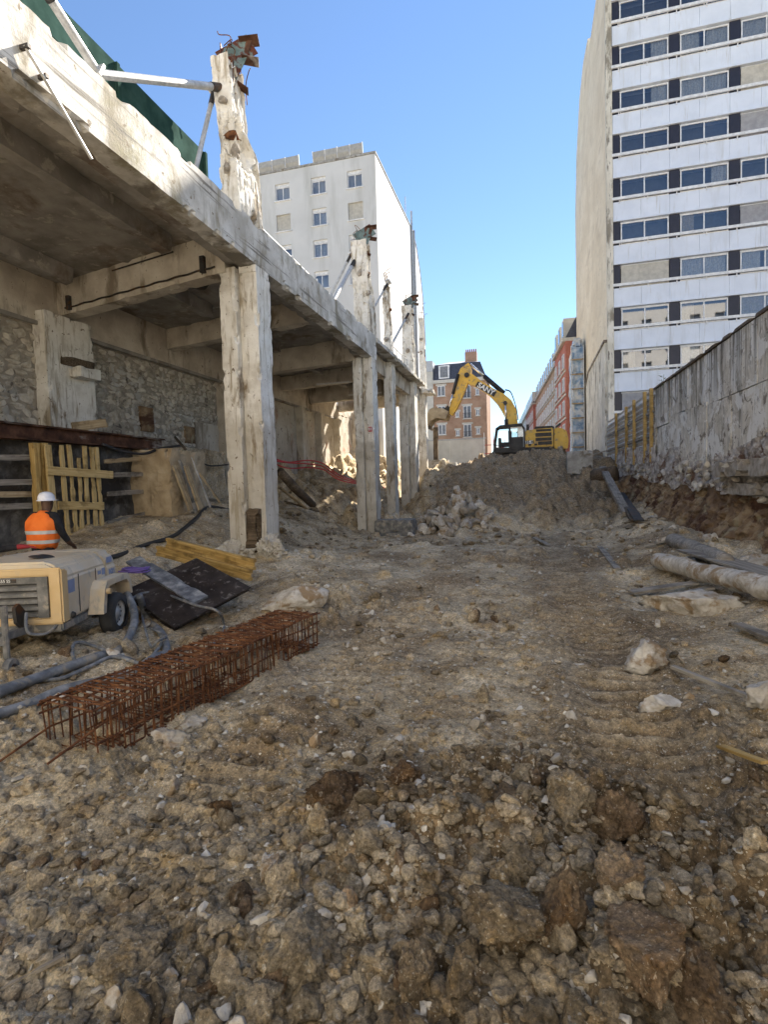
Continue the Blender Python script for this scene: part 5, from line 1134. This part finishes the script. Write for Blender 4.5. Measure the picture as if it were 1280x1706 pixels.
for k in range(3):
    pts = [PX(455, 763+k*4, -9.5), PX(480, 770+k*5-(k==1)*4, -9.4), PX(515, 767+k*6, -9.2), PX(540, 773+k*5, -9.0), PX(565, 791+k*4, -8.8), PX(600, 803+k*2, -8.6), PX(640, 812+k, -8.4)]
    MB().tube([p-r0 for p in spline(pts, 8)], .028, 8).build('pipe', 'cable_red', rc, smooth=True)

# ---------------------------------------------------------------- boards, panels, beams
def board(a, b, wd, th, mat, label, cat='board', nm='board', up=(0,0,1), group=None, parent=None):
    a, b = Vector(a), Vector(b); d = b-a; L = d.length; d.normalize(); up = Vector(up)
    if abs(d.dot(up)) > .98: up = Vector((0,1,0))
    y = up.cross(d).normalized(); z = d.cross(y)
    V, F = rough(0, L, -wd/2, wd/2, -th/2, th/2, max(.05, L/24), .004, .012, .05, seed=int(abs(a.x*97+a.y*31))+3)
    o = np_mesh(nm, V, F, mat, parent); o.matrix_world = Matrix.Translation(a) @ Matrix((d, y, z)).transposed().to_4x4()
    return tag(o, label, cat, group) if label else o
N0 = G(290, 1038, .06); L0 = PZ(203, 985, .42); R0 = PZ(418, 978, .42); F0 = L0+R0-N0
def quad_slab(nm, N_, Rr, Ll, th, mat, label, cat):
    ex1 = (Rr-N_); ey = (Ll-N_); n = ex1.cross(ey).normalized()
    if n.z < 0: n = -n
    vs = [N_, Rr, Rr+ey, Ll]; return MB().add([p for p in vs]+[p-n*th for p in vs], [(0,1,2,3),(7,6,5,4),(0,4,5,1),(1,5,6,2),(2,6,7,3),(3,7,4,0)]).build(nm, mat, None, bevel=.004, label=label, cat=cat), n
fo, fn_ = quad_slab('formwork_panel', N0, R0, L0, .021, 'film_board', 'black film-faced formwork panel lying on the earth', 'panel')
off = Vector((-.06,.05,-.05)); quad_slab('formwork_panel', N0+off, R0+off, L0+off, .021, 'film_board', 'second black formwork panel half hidden under the first', 'panel')
def on_panel(px, py, h=0.0):
    d = ray(px, py); t = (N0-CAM).dot(fn_)/d.dot(fn_); return CAM+d*t+fn_*h
board(on_panel(222, 935, .03), on_panel(335, 1003, .03), .26, .045, 'dirty_alu', 'dusty aluminium plank lying on the black formwork panel', 'plank', 'plank', fn_)
sp0 = on_panel(226, 958, .03)
st_ = MB(); rs = random.Random(3)
for k in range(12):
    cx, cy, rr0, ph, tl = rs.uniform(-.07,.07), rs.uniform(-.05,.05), rs.uniform(.09,.19), rs.uniform(0,6), rs.uniform(-.35,.35)
    st_.tube(spline([sp0+Vector((cx+rr0*math.cos(ph+q*.8), cy+rr0*math.sin(ph+q*.8), .04+.05*k/12+tl*rr0*math.cos(q*.8)*.6)) for q in range(9)], 4), .013, 6)
o = st_.build('lashing_strap', 'purple_strap', None, smooth=True); tag(o, 'bundle of purple lashing strap beside the compressor', 'strap'); o['kind'] = 'thing' if False else ''
del o['kind']
def h20(a, b, label):
    a, b = Vector(a), Vector(b); d = (b-a); L = d.length; e = empty('timber_beam', a, label=label, cat='timber', group='yellow formwork beams'); q = d.to_track_quat('X', 'Z').to_matrix().to_4x4(); e.matrix_world = Matrix.Translation(a) @ q
    MB().box(0, L, -.04, .04, .14, .2).build('flange', 'timber_yellow', e, bevel=.006); MB().box(0, L, -.04, .04, 0, .06).build('flange', 'timber_yellow', e, bevel=.006); MB().box(.01, L-.01, -.015, .015, .06, .14).build('web', 'timber_yellow', e)
T1a, T1b = PZ(278, 912, .85), PZ(424, 950, .55)
h20(T1a, T1b, 'upper yellow formwork beam behind the black panel'); h20(PZ(262, 925, .68), PZ(418, 968, .38), 'lower yellow formwork beam along the edge of the black panel')
board(PZ(240, 925, .5), PZ(205, 950, .4), .1, .08, 'timber_pale', 'short pale timber offcut beside the compressor tail')
# the fragment at the far end of the cage follows the boulders
# rebar cage
ca_, cb_ = Vector((-3.34, 3.22, 0)), Vector((-2.86, 6.2, 0)); dv = (cb_-ca_).normalized(); L = (cb_-ca_).length
cg = empty('rebar_cage', (ca_.x, ca_.y, .04), math.atan2(dv.y, dv.x), 'long rusty rebar cage lying on the earth beside the hoses', 'rebar cage')
hw, hh = .3, .37; jr = random.Random(9)
for (y_, z_) in ((hw,0),(-hw,0),(hw,hh),(-hw,hh),(hw,.14),(-hw,.14),(hw,.28),(-hw,.28),(0.1,0),(-.1,0),(hw-.03,hh),(-hw+.03,hh),(hw-.06,hh-.01),(-hw+.05,.01),(.05,hh),(-.12,hh)):
    e0 = -.4 if jr.random() < .25 else -.05; pts = [(e0+(L+.1-e0)*i/8, y_+jr.uniform(-.02,.02), z_+jr.uniform(-.016,.018)-(.1 if i == 0 and e0 < -.1 else 0)) for i in range(9)]
    MB().tube(pts, .0085, 6).build('longitudinal_bar', 'rust', cg)
def loop_mesh(y0, y1, z0, z1, r): return MB().tube([(0,y0,z0),(0,y1,z0),(0,y1,z1),(0,y0,z1),(0,y0,z0)], r, 5).mesh('stirrup')
ms = [loop_mesh(-hw-.012, hw+.012, -.012, hh+.012, .0065), loop_mesh(-hw-.01, .06, -.01, hh+.01, .0065), loop_mesh(-.06, hw+.01, -.01, hh+.01, .0065)]
for mm in ms: mm.materials.append(MATS['rust'])
for i in range(34):
    for k in range(3):
        o = link_mesh('stirrup', ms[k], cg); o.location = (L*i/33+.03*k, 0, 0); o.rotation_euler = (jr.uniform(-.04,.04), jr.uniform(-.09,.09), jr.uniform(-.09,.09))
for i in range(26): MB().tube([(L*(i+.5)/26+jr.uniform(-.05,.05), -hw, hh+.012), (L*(i+.5)/26+jr.uniform(-.06,.06), hw*jr.uniform(.2,1), hh+.02)], .008, 5).build('tie_bar', 'rust', cg)
# shoring at the left: rusty beam, lattice, posts, boards, sprayed wall, block
sb_ = empty('steel_beam', (-11, 8, 3.4), label='long rusty steel beam spanning the shored trench at the left', cat='beam'); sb_.location = (0,0,0)
MB().box(-11.15, -10.85, 4, 14.56, 3.56, 3.6).build('flange', 'rust_beam', sb_); MB().box(-11.15, -10.85, 4, 14.56, 3.24, 3.28).build('flange', 'rust_beam', sb_); MB().box(-11.02, -10.98, 4, 14.56, 3.28, 3.56).build('web', 'rust_beam', sb_)
tw_ = np_mesh('trench_wall', *rough(-11.9, -11.3, 3, 14.6, .3, 3.62, .2, .08, .05, seed=700), 'shotcrete', None); tag(tw_, 'rough grey sprayed trench wall behind the timber shoring', 'wall')
ul = np_mesh('upper_earth', *rough(-13.2, -11.75, 3, 19.5, 1.0, 3.5, .25, .09, .1, seed=702), 'soil', None); tag(ul, 'earth ledge between the steel beam and the stone wall', 'earth', kind='structure')
lt = empty('timber_lattice', (-10.7, 10.1, .9), label='upright panel of pale timber slats standing behind the worker', cat='timber panel'); lt.location = (0,0,0)
for i, (pt, pb) in enumerate((((78,741),(92,895)), ((101,741),(113,893)), ((114,741),(127,892)), ((130,762),(137,890)), ((140,743),(148,889)), ((152,745),(160,887)), ((160,745),(170,884)))):
    a, b = PX(*pt, -10.68), PX(*pb, -10.62); board(a, b, .17 if i == 0 else .11, .05, 'timber_slat', None, nm='slat', up=(1,0,0), parent=lt)
for a, b in (((78,784),(187,791)), ((96,842),(172,843)), ((110,896),(180,890))): board(PX(*a, -10.6), PX(*b, -10.56), .05, .2, 'timber_slat', None, nm='crosspiece', up=(0,0,1), parent=lt)
board(PX(56, 738, -10.8), PX(66, 880, -10.8), .16, .14, 'timber_yellow', 'yellow timber post left of the slatted panel', 'post', 'timber_post', (1,0,0)); board(PX(70, 738, -10.84), PX(76, 850, -10.84), .16, .14, 'timber_yellow', 'yellow timber post touching the slatted panel', 'post', 'timber_post', (1,0,0))
for i, (a, b, mt_, lb) in enumerate((((-20,762),(74,762),'timber_grey','uppermost grey board of the shoring at the left edge'), ((-20,804),(58,803),'timber_grey','second grey board of the shoring at the left edge'), ((-20,824),(62,823),'timber_pale','third board of the shoring at the left edge'), ((-20,845),(60,842),'timber_grey','lowest board of the shoring at the left edge'), ((172,769),(245,763),'timber_pale','uppermost board right of the slatted panel'), ((188,791),(243,790),'timber_grey','second board right of the slatted panel'), ((178,823),(247,818),'timber_grey','third board right of the slatted panel'), ((178,872),(256,852),'timber_grey','lowest sloping board right of the slatted panel'), ((50,770),(75,766),'timber_pale','short timber packing on the yellow posts'))):
    board(PX(*a, -10.95), PX(*b, -10.95), .06, .13 if i < 8 else .25, mt_, lb, 'board', 'shoring_board')
blk = np_mesh('earth_block', *rough(-11.6, -10.0, 13.55, 15.4, .5, 3.2, .12, .08, .12, 0, 710), 'sandy_render', None); tag(blk, 'sandy earth block standing at the end of the steel beam', 'earth')
for pa, pb, wd, mt_, lb, xx in (((290,775),(318,850),.2,'timber_pale','left wide board leaning on the earth block',-9.75), ((298,765),(322,838),.16,'timber_grey','grey board leaning between the two pale ones',-9.9), ((308,775),(334,848),.2,'timber_pale','right wide board leaning on the earth block',-9.6), ((318,760),(350,845),.05,'galvanised','thin metal prop leaning beside the boards',-9.5), ((332,788),(370,842),.05,'timber_pale','thin batten leaning near the first column',-9.3), ((290,727),(310,750),.09,'timber_dark','short dark stake on top of the earth block',-10.8), ((120,712),(178,704),.25,'timber_pale','timber offcut lying on the rusty steel beam',-11.3)):
    board(PX(*pa, xx), PX(*pb, xx+.25), .05, wd, mt_, lb, 'board' if 'board' in lb else 'timber', 'leaning_board', (0,1,0) if abs(pa[1]-pb[1]) > 20 else (0,0,1))
# behind the columns: log, planks
tag(MB().tube([PX(466, 785, -8.6), PX(490, 812, -8.4), PX(522, 842, -8.2)], [.16,.17,.14], 14).build('log', 'timber_dark', None, smooth=True), 'dark log leaning in the earth behind the first column', 'log')
for k, (a, b) in enumerate((((466,812),(512,848)), ((476,835),(530,852)), ((470,848),(520,846)), ((600,820),(650,800)), ((640,770),(660,820)))):
    board(PX(*a, -8.3), PX(*b, -7.9), .16, .04, ['timber_pale','timber_dark','timber_pale','timber_yellow','timber_pale'][k], ['pale plank under the dark log', 'dark plank below the log', 'short pale plank behind the first column', 'yellow board behind the second column', 'upright pale timber behind the third column'][k], 'plank', 'plank')
# ---------------------------------------------------------------- blocks, rubble, boulders
def boulder(px, py, wpx, hpx, mat, label, cat='boulder', seed=1, sub=4, dz=.0, ar=.8, rz=0., group=None, ang=.6, nm='boulder', det=.2):
    p = G(px, py+hpx*.35); d = depth(p); a = wpx*d/FPX/2; h = hpx*d/FPX/2
    v, f = rock(sub, seed, ang=ang, amp=.35 if det > .1 else .2, det=det); me = bpy.data.meshes.new(nm); me.from_pydata((v*np.array([a*1.12, a*1.12*ar, h*1.15])).tolist(), [], f.tolist())
    for q in me.polygons: q.use_smooth = True
    o = link_mesh(nm, me, None, mat); place(o, (p.x, p.y, p.z+h*.6+dz), (0, 0, rz+YAW)); return tag(o, label, cat, group)
boulder(487, 997, 100, 36, 'chalk_single', 'flat arched pale concrete fragment at the far end of the rebar cage', 'concrete', 812, 5, .03, .5, .1, None, .9, 'concrete_fragment', .07)
for k, (yy, z0, z1, x0, x1, lb) in enumerate(((20.35, .12, .6, -5.85, -4.3, 'upper weathered concrete block in front of the second column'), (20.2, -.5, .11, -5.7, -4.3, 'lower weathered concrete block in front of the second column'))):
    o = np_mesh('concrete_block', *rough(x0, x1, yy, yy+.9, z0, z1, .09, .02, .05, .05, 730+k), 'dusty_grey', None); tag(o, lb, 'block')
o = np_mesh('concrete_block', *rough(-6.35, -5.05, 35.6, 36.6, 2.3, 3.5, .12, .02, .04, .1, 735), 'concrete_grey', None); tag(o, 'grey concrete block left of the earth heap', 'block')
o = np_mesh('concrete_block', *rough(-5.2, -4.5, 35.2, 36.3, 2.2, 3.3, .1, .02, .04, .1, 736), 'stone_trim', None); tag(o, 'white concrete block beside the grey one', 'block')
a, b = PY(945, 752, 29.5), PY(988, 782, 29.5); o = np_mesh('concrete_slab', *rough(a.x, b.x, 29.4, 29.8, 2.2, a.z, .1, .02, .05, .1, 737), 'concrete_grey', None); tag(o, 'grey concrete slab on the right shoulder of the heap', 'slab')
brl = PY(1008, 792, 28.6); o = MB().lathe([(.2,-.6),(.36,-.58),(.4,0),(.36,.58),(.2,.6)], 22, Matrix.Translation(brl) @ Matrix.Rotation(R(62), 4, 'Z') @ Matrix.Rotation(R(82), 4, 'X')).build('stump', 'timber_dark', None, smooth=True); tag(o, 'thick brown drum-like trunk lying at the foot of the tower wall', 'trunk')
rr_ = random.Random(21); rub_m = [rock_mesh('rubble', 2, 740+k, 'chalk_single' if k % 3 else 'broken_concrete', smooth=False, ang=1.2, amp=.3, fl=(1,.8,.6), det=.08) for k in range(9)]
for k in range(95):
    x = rr_.gauss(-3.0, .75); y = rr_.gauss(21.6, .8); t = math.exp(-(((x+3.0)/1.1)**2+((y-21.7)/1.1)**2)); s = rr_.uniform(.12, .34)
    o = link_mesh('concrete_lump', rr_.choice(rub_m)); place(o, (x, y, gz(x, y)+t*rr_.uniform(.2, .95)*.95+.03), (rr_.uniform(0,6), rr_.uniform(0,6), rr_.uniform(0,6)), s)
    tag(o, 'pale lump of broken concrete in the rubble pile at the foot of the heap', 'rubble', 'broken concrete in the rubble pile')
def rlog(pa, pb, r, mat, label, seed, cat='log'):
    a, b = Vector(pa), Vector(pb); n = 40; seg = 18; m = MB(); m.tube([a.lerp(b, i/n) for i in range(n+1)], [r*(.55 if i in (0, n) else .92 if i in (1, n-1) else 1) for i in range(n+1)], seg)
    V = np.array(m.v); V += np.stack([fbm3(V, 2.5, 3, seed+k) for k in range(3)], 1)*r*.28+np.stack([fbm3(V, 9, 2, seed+k) for k in range(3)], 1)*r*.12; m.v = [tuple(p) for p in V]
    return tag(m.build('log', mat, None, smooth=True), label, cat)
rlog(G(1094, 940, .16), G(1330, 1003, .2), .15, 'chalk_single', 'thick pale concrete-crusted log lying on the right bank', 760)
rlog(G(1120, 890, .15), G(1215, 935, .2), .16, 'timber_grey', 'weathered grey log on the bank under the earth cut', 764)
pa, pb = G(1150, 912, .32), PZ(1330, 968, .52)
board(pa, pb, .55, .035, 'timber_grey', 'wide grey board propped over the pale log', 'board', 'wide_board', (0,.25,1))
board(G(1052, 985, .06), G(1160, 968, .1), .22, .04, 'timber_grey', 'grey plank on the earth left of the pale log'); board(G(1120, 990, .05), G(1190, 972, .12), .2, .04, 'timber_grey', 'second grey plank tucked under the pale log')
boulder(1157, 1003, 118, 46, 'chalk_single', 'long flat pale boulder below the log', seed=801, ar=.6); boulder(1262, 928, 60, 34, 'chalk_single', 'pale boulder above the wide board at the right edge', seed=802)
boulder(1075, 1105, 72, 44, 'chalk_single', 'rounded pale boulder beside the wheel rut', seed=803); boulder(1103, 1175, 62, 44, 'chalk_single', 'white angular stone right of the wheel rut', seed=804, ang=1.2)
boulder(1272, 1188, 50, 48, 'chalk_single', 'pale boulder cut by the right edge at the end of a stick', seed=805)
board(G(1122, 1120, .06), G(1262, 1184, .08), .05, .03, 'timber_grey', 'long thin grey stick on the right bank', 'stick', 'stick'); board(G(1110, 1076, .05), G(1142, 1110, .04), .035, .02, 'timber_pale', 'short pale stick on the right bank', 'stick', 'stick'); board(G(1200, 1255, .05), G(1276, 1312, .04), .055, .02, 'timber_yellow', 'yellow splinter of wood at the right edge', 'stick', 'stick')
board(G(1005, 800, .25), G(1045, 862, .12), .3, .16, 'timber_grey', 'pale squared timber sliding down the right side of the heap', 'timber', 'timber'); board(G(1035, 822, .25), G(1066, 872, .12), .3, .05, 'steel_dark', 'dark steel channel at the foot of the right wall', 'channel', 'steel_channel'); board(G(1020, 815, .2), G(1055, 870, .1), .14, .1, 'timber_dark', 'dark timber between the pale timber and the steel channel', 'timber', 'timber')
board(G(965, 762, .2), G(1012, 752, .5), .3, .05, 'timber_grey', 'grey plank lying behind the concrete slab', 'plank', 'plank')
board(PY(726, 712, 36.5), PY(727, 768, 36.5), .3, .3, 'timber_dark', 'brown timber post below the excavator bucket', 'post', 'timber_post')
for k, (x, y, wd, ht, mt_, lb) in enumerate(((283,1222,50,40,'chalk_single','white block of stone at the near corner of the rebar cage'), (327,1195,40,22,'chalk_single','white stone beside the middle of the cage'), (940,1335,70,84,'clod_single','tall brown clod left of the wheel rut'), (1020,1355,66,84,'dark_clod','dark jagged clod beside the tall brown one'), (990,1362,26,24,'chalk_single','small pale stone between two big clods'), (846,1560,104,74,'clod_single','large double brown boulder in the foreground heap'), (515,1590,100,80,'clod_single','broad grey-brown boulder at the bottom of the heap'), (474,1462,62,54,'clod_single','rounded boulder in the middle of the heap'), (595,1522,54,52,'clod_single','ochre clod right of the rounded boulder'), (870,1448,50,46,'clod_single','ochre stone in the right part of the heap'), (940,1530,80,110,'dark_clod','dark crumbling clod right of the double boulder'), (1040,1520,80,76,'dark_clod','dark earth lump at the edge of the rut'), (1075,1630,150,104,'dark_clod','huge dark brown lump of earth at the lower right'), (560,1305,80,60,'dark_clod','dark clod at the top of the heap'), (675,1300,62,46,'dark_clod','reddish dark clod near the top of the heap'), (646,1395,36,26,'chalk_single','flat white pebble in the heap'), (792,1203,26,22,'chalk_single','small white stone in the middle of the track'), (330,1630,56,40,'clod_single','rounded stone at the lower left'), (770,1640,60,80,'clod_single','upright clod at the bottom edge'), (440,1680,60,50,'clod_single','grey clod at the bottom left of the heap'), (700,1650,60,70,'clod_single','brown clod left of the upright one'), (1150,1660,120,90,'dark_clod','dark lump in the lower right corner'), (215,1560,90,56,'clod_single','flattened clay lump at the lower left'), (808,1150,18,34,'clod_single','upright stone standing in the track'), (448,1420,40,36,'chalk_single','pale angular stone above the rounded boulder'))):
    boulder(x, y, wd, ht, mt_, lb, seed=820+k*3, ang=.4 if 'clod' in mt_ else .9, sub=5, rz=k*.7, dz=-.01, cat='stone' if 'ston' in lb or 'pebble' in lb else 'boulder' if 'boulder' in lb else 'clod', nm='stone' if 'ston' in lb else 'boulder' if 'boulder' in lb else 'clod')
board(G(-5, 1632, .03), G(108, 1585, .05), .018, .014, 'timber_grey', 'thin dry root on the earth at the lower left', 'root', 'root')
# scattered clods and chalk
def scatter_pts(n, rmin, rmax, th0, th1, p=1.0):
    t = rng.uniform(R(th0), R(th1), n); r = np.exp(rng.uniform(math.log(rmin), math.log(rmax), n)); return np.sin(t)*r, np.cos(t)*r
def in_cage(x, y): return (np.abs((x+3.1)-(y-4.7)*.16) < .45) & (y > 3) & (y < 6.4)
def clod_mask(x, y): return (x < 4.35) & (x > -10.2) & ~((np.abs(x-.75) < .42) & (y > 3.2) & (y < 20) & (rng.random(len(x)) < .94)) & ~in_cage(x, y)
def field(n, heap_frac, smin, smax, power, th=(-60, 30), rmax=26, rmin=1.25):
    x, y = scatter_pts(int(n*(1-heap_frac)*1.4), rmin, rmax, *th)
    hx = rng.normal(.15, 1.0, int(n*heap_frac)); hy = np.abs(rng.normal(0, .95, int(n*heap_frac)))+1.45
    hx = np.where(rng.random(len(hx)) < .25, hx-1.6, hx)
    x = np.concatenate([x, hx]); y = np.concatenate([y, hy]); k = clod_mask(x, y) & (np.hypot(x, y) > 1.1); x, y = x[k], y[k]
    d = np.hypot(x, y); s = smin*(1-rng.random(len(x))*(1-(smin/smax)**power))**(-1/power); s = s*np.clip(d/3.2, .8, 3.2)**.45
    return x, y, s
def merged(name, mat, n, heap_frac, smin, smax, power, sub, label, seeds, flat_=.75, smooth=True, ang=.5, rmax=26, rmin=1.25):
    x, y, s = field(n, heap_frac, smin, smax, power, rmax=rmax, rmin=rmin); z = ground_z(x, y)
    Vs = []; Fs = []; base = [rock(sub, q, ang=ang, amp=.3, det=.16) for q in seeds]; off = 0
    for i in range(len(x)):
        v, f = base[i % len(base)]; a, b, c = rng.uniform(0, 6.28, 3); ca, sa = math.cos(a), math.sin(a); cb, sb = math.cos(b), math.sin(b)
        Rm = np.array([[ca,-sa,0],[sa,ca,0],[0,0,1]]) @ np.array([[1,0,0],[0,cb,-sb],[0,sb,cb]]); sc = s[i]*np.array([1, rng.uniform(.65,1), rng.uniform(.5,.9)])
        Vs.append((v*sc) @ Rm.T*np.array([1,1,flat_])+np.array([x[i], y[i], z[i]+s[i]*.25])); Fs.append(f+off); off += len(v)
    o = np_mesh(name, np.concatenate(Vs), np.concatenate(Fs), mat, None, smooth); tag(o, label, 'soil' if 'clod' in mat else 'stones', kind='stuff')
merged('soil_clods', 'clod', 7400, .76, .015, .06, 1.5, 2, 'loose brown soil crumbs strewn over the site floor', range(900, 912), ang=.4, smooth=False)
merged('soil_crumbs', 'clod', 9000, .5, .006, .02, 1.2, 1, 'fine brown crumbs of soil between the clods', range(912, 920), ang=.4, rmax=14, smooth=False)
merged('heap_stones', 'clod', 1600, 0, .025, .1, 1.6, 2, 'stones and lumps strewn over the earth heap', range(940, 948), ang=.6, rmax=34, rmin=17, smooth=False)
merged('chalk_stones', 'chalk', 3000, .1, .008, .045, 1.6, 1, 'small pale chalk and concrete chips strewn over the earth', range(930, 940), smooth=False, ang=1.1)
big = [rock_mesh('clod', 3, 950+k, 'clod_single', ang=.4, amp=.4, det=.24) for k in range(10)]; dbig = [rock_mesh('clod', 3, 985+k, 'dark_clod', ang=.4, amp=.4, det=.24) for k in range(10)]; bch = [rock_mesh('stone', 2, 970+k, 'chalk_single', smooth=False, ang=1.1, amp=.3, det=.1) for k in range(8)]
x, y, s = field(230, .75, .035, .1, 1.8, rmax=9); z = ground_z(x, y)
for i in range(min(len(x), 230)):
    o = link_mesh('clod', (big if i % 5 else dbig)[i % 10]); place(o, (x[i], y[i], z[i]+s[i]*.3), tuple(rng.uniform(0, 6, 3)), (s[i], s[i]*.85, s[i]*.7)); tag(o, 'brown soil clod among many on the near ground', 'clod', 'soil clods in the foreground')
x, y, s = field(190, .1, .03, .085, 1.6, rmax=22); z = ground_z(x, y)
for i in range(min(len(x), 190)):
    o = link_mesh('stone', bch[i % 8]); place(o, (x[i], y[i], z[i]+s[i]*.25), tuple(rng.uniform(0, 6, 3)), (s[i], s[i]*.8, s[i]*.6)); tag(o, 'small pale stone among many strewn over the track', 'stone', 'pale stones on the ground')

for k in range(46):     # rubble along the foot of the right-hand wall
    yy = random.uniform(7.5, 27); xx = random.uniform(2.6, 4.35); s_ = random.uniform(.05, .17); o = link_mesh('stone', (bch if k % 3 else big)[k % 8])
    place(o, (xx, yy, gz(xx, yy)+s_*.3), (random.uniform(0,6), random.uniform(0,6), random.uniform(0,6)), (s_, s_*.8, s_*.65)); tag(o, 'loose stone among the rubble at the foot of the right wall', 'stone', 'rubble stones along the right wall')
for k, (pa, pb, lb) in enumerate((((1075,905),(1120,893),'short grey board below the weathered log'), ((1000,905),(1030,940),'small board lying right of the track under the heap'), ((890,893),(915,905),'short splintered board at the foot of the heap'), ((700,862),(770,838),'thin pale batten leaning on the rubble pile'), ((1230,1045),(1290,1075),'grey plank half buried at the right edge'))):
    board(G(*pa, .08), G(*pb, .08), .14, .035, 'timber_grey' if k != 3 else 'timber_pale', lb, 'board', 'board')
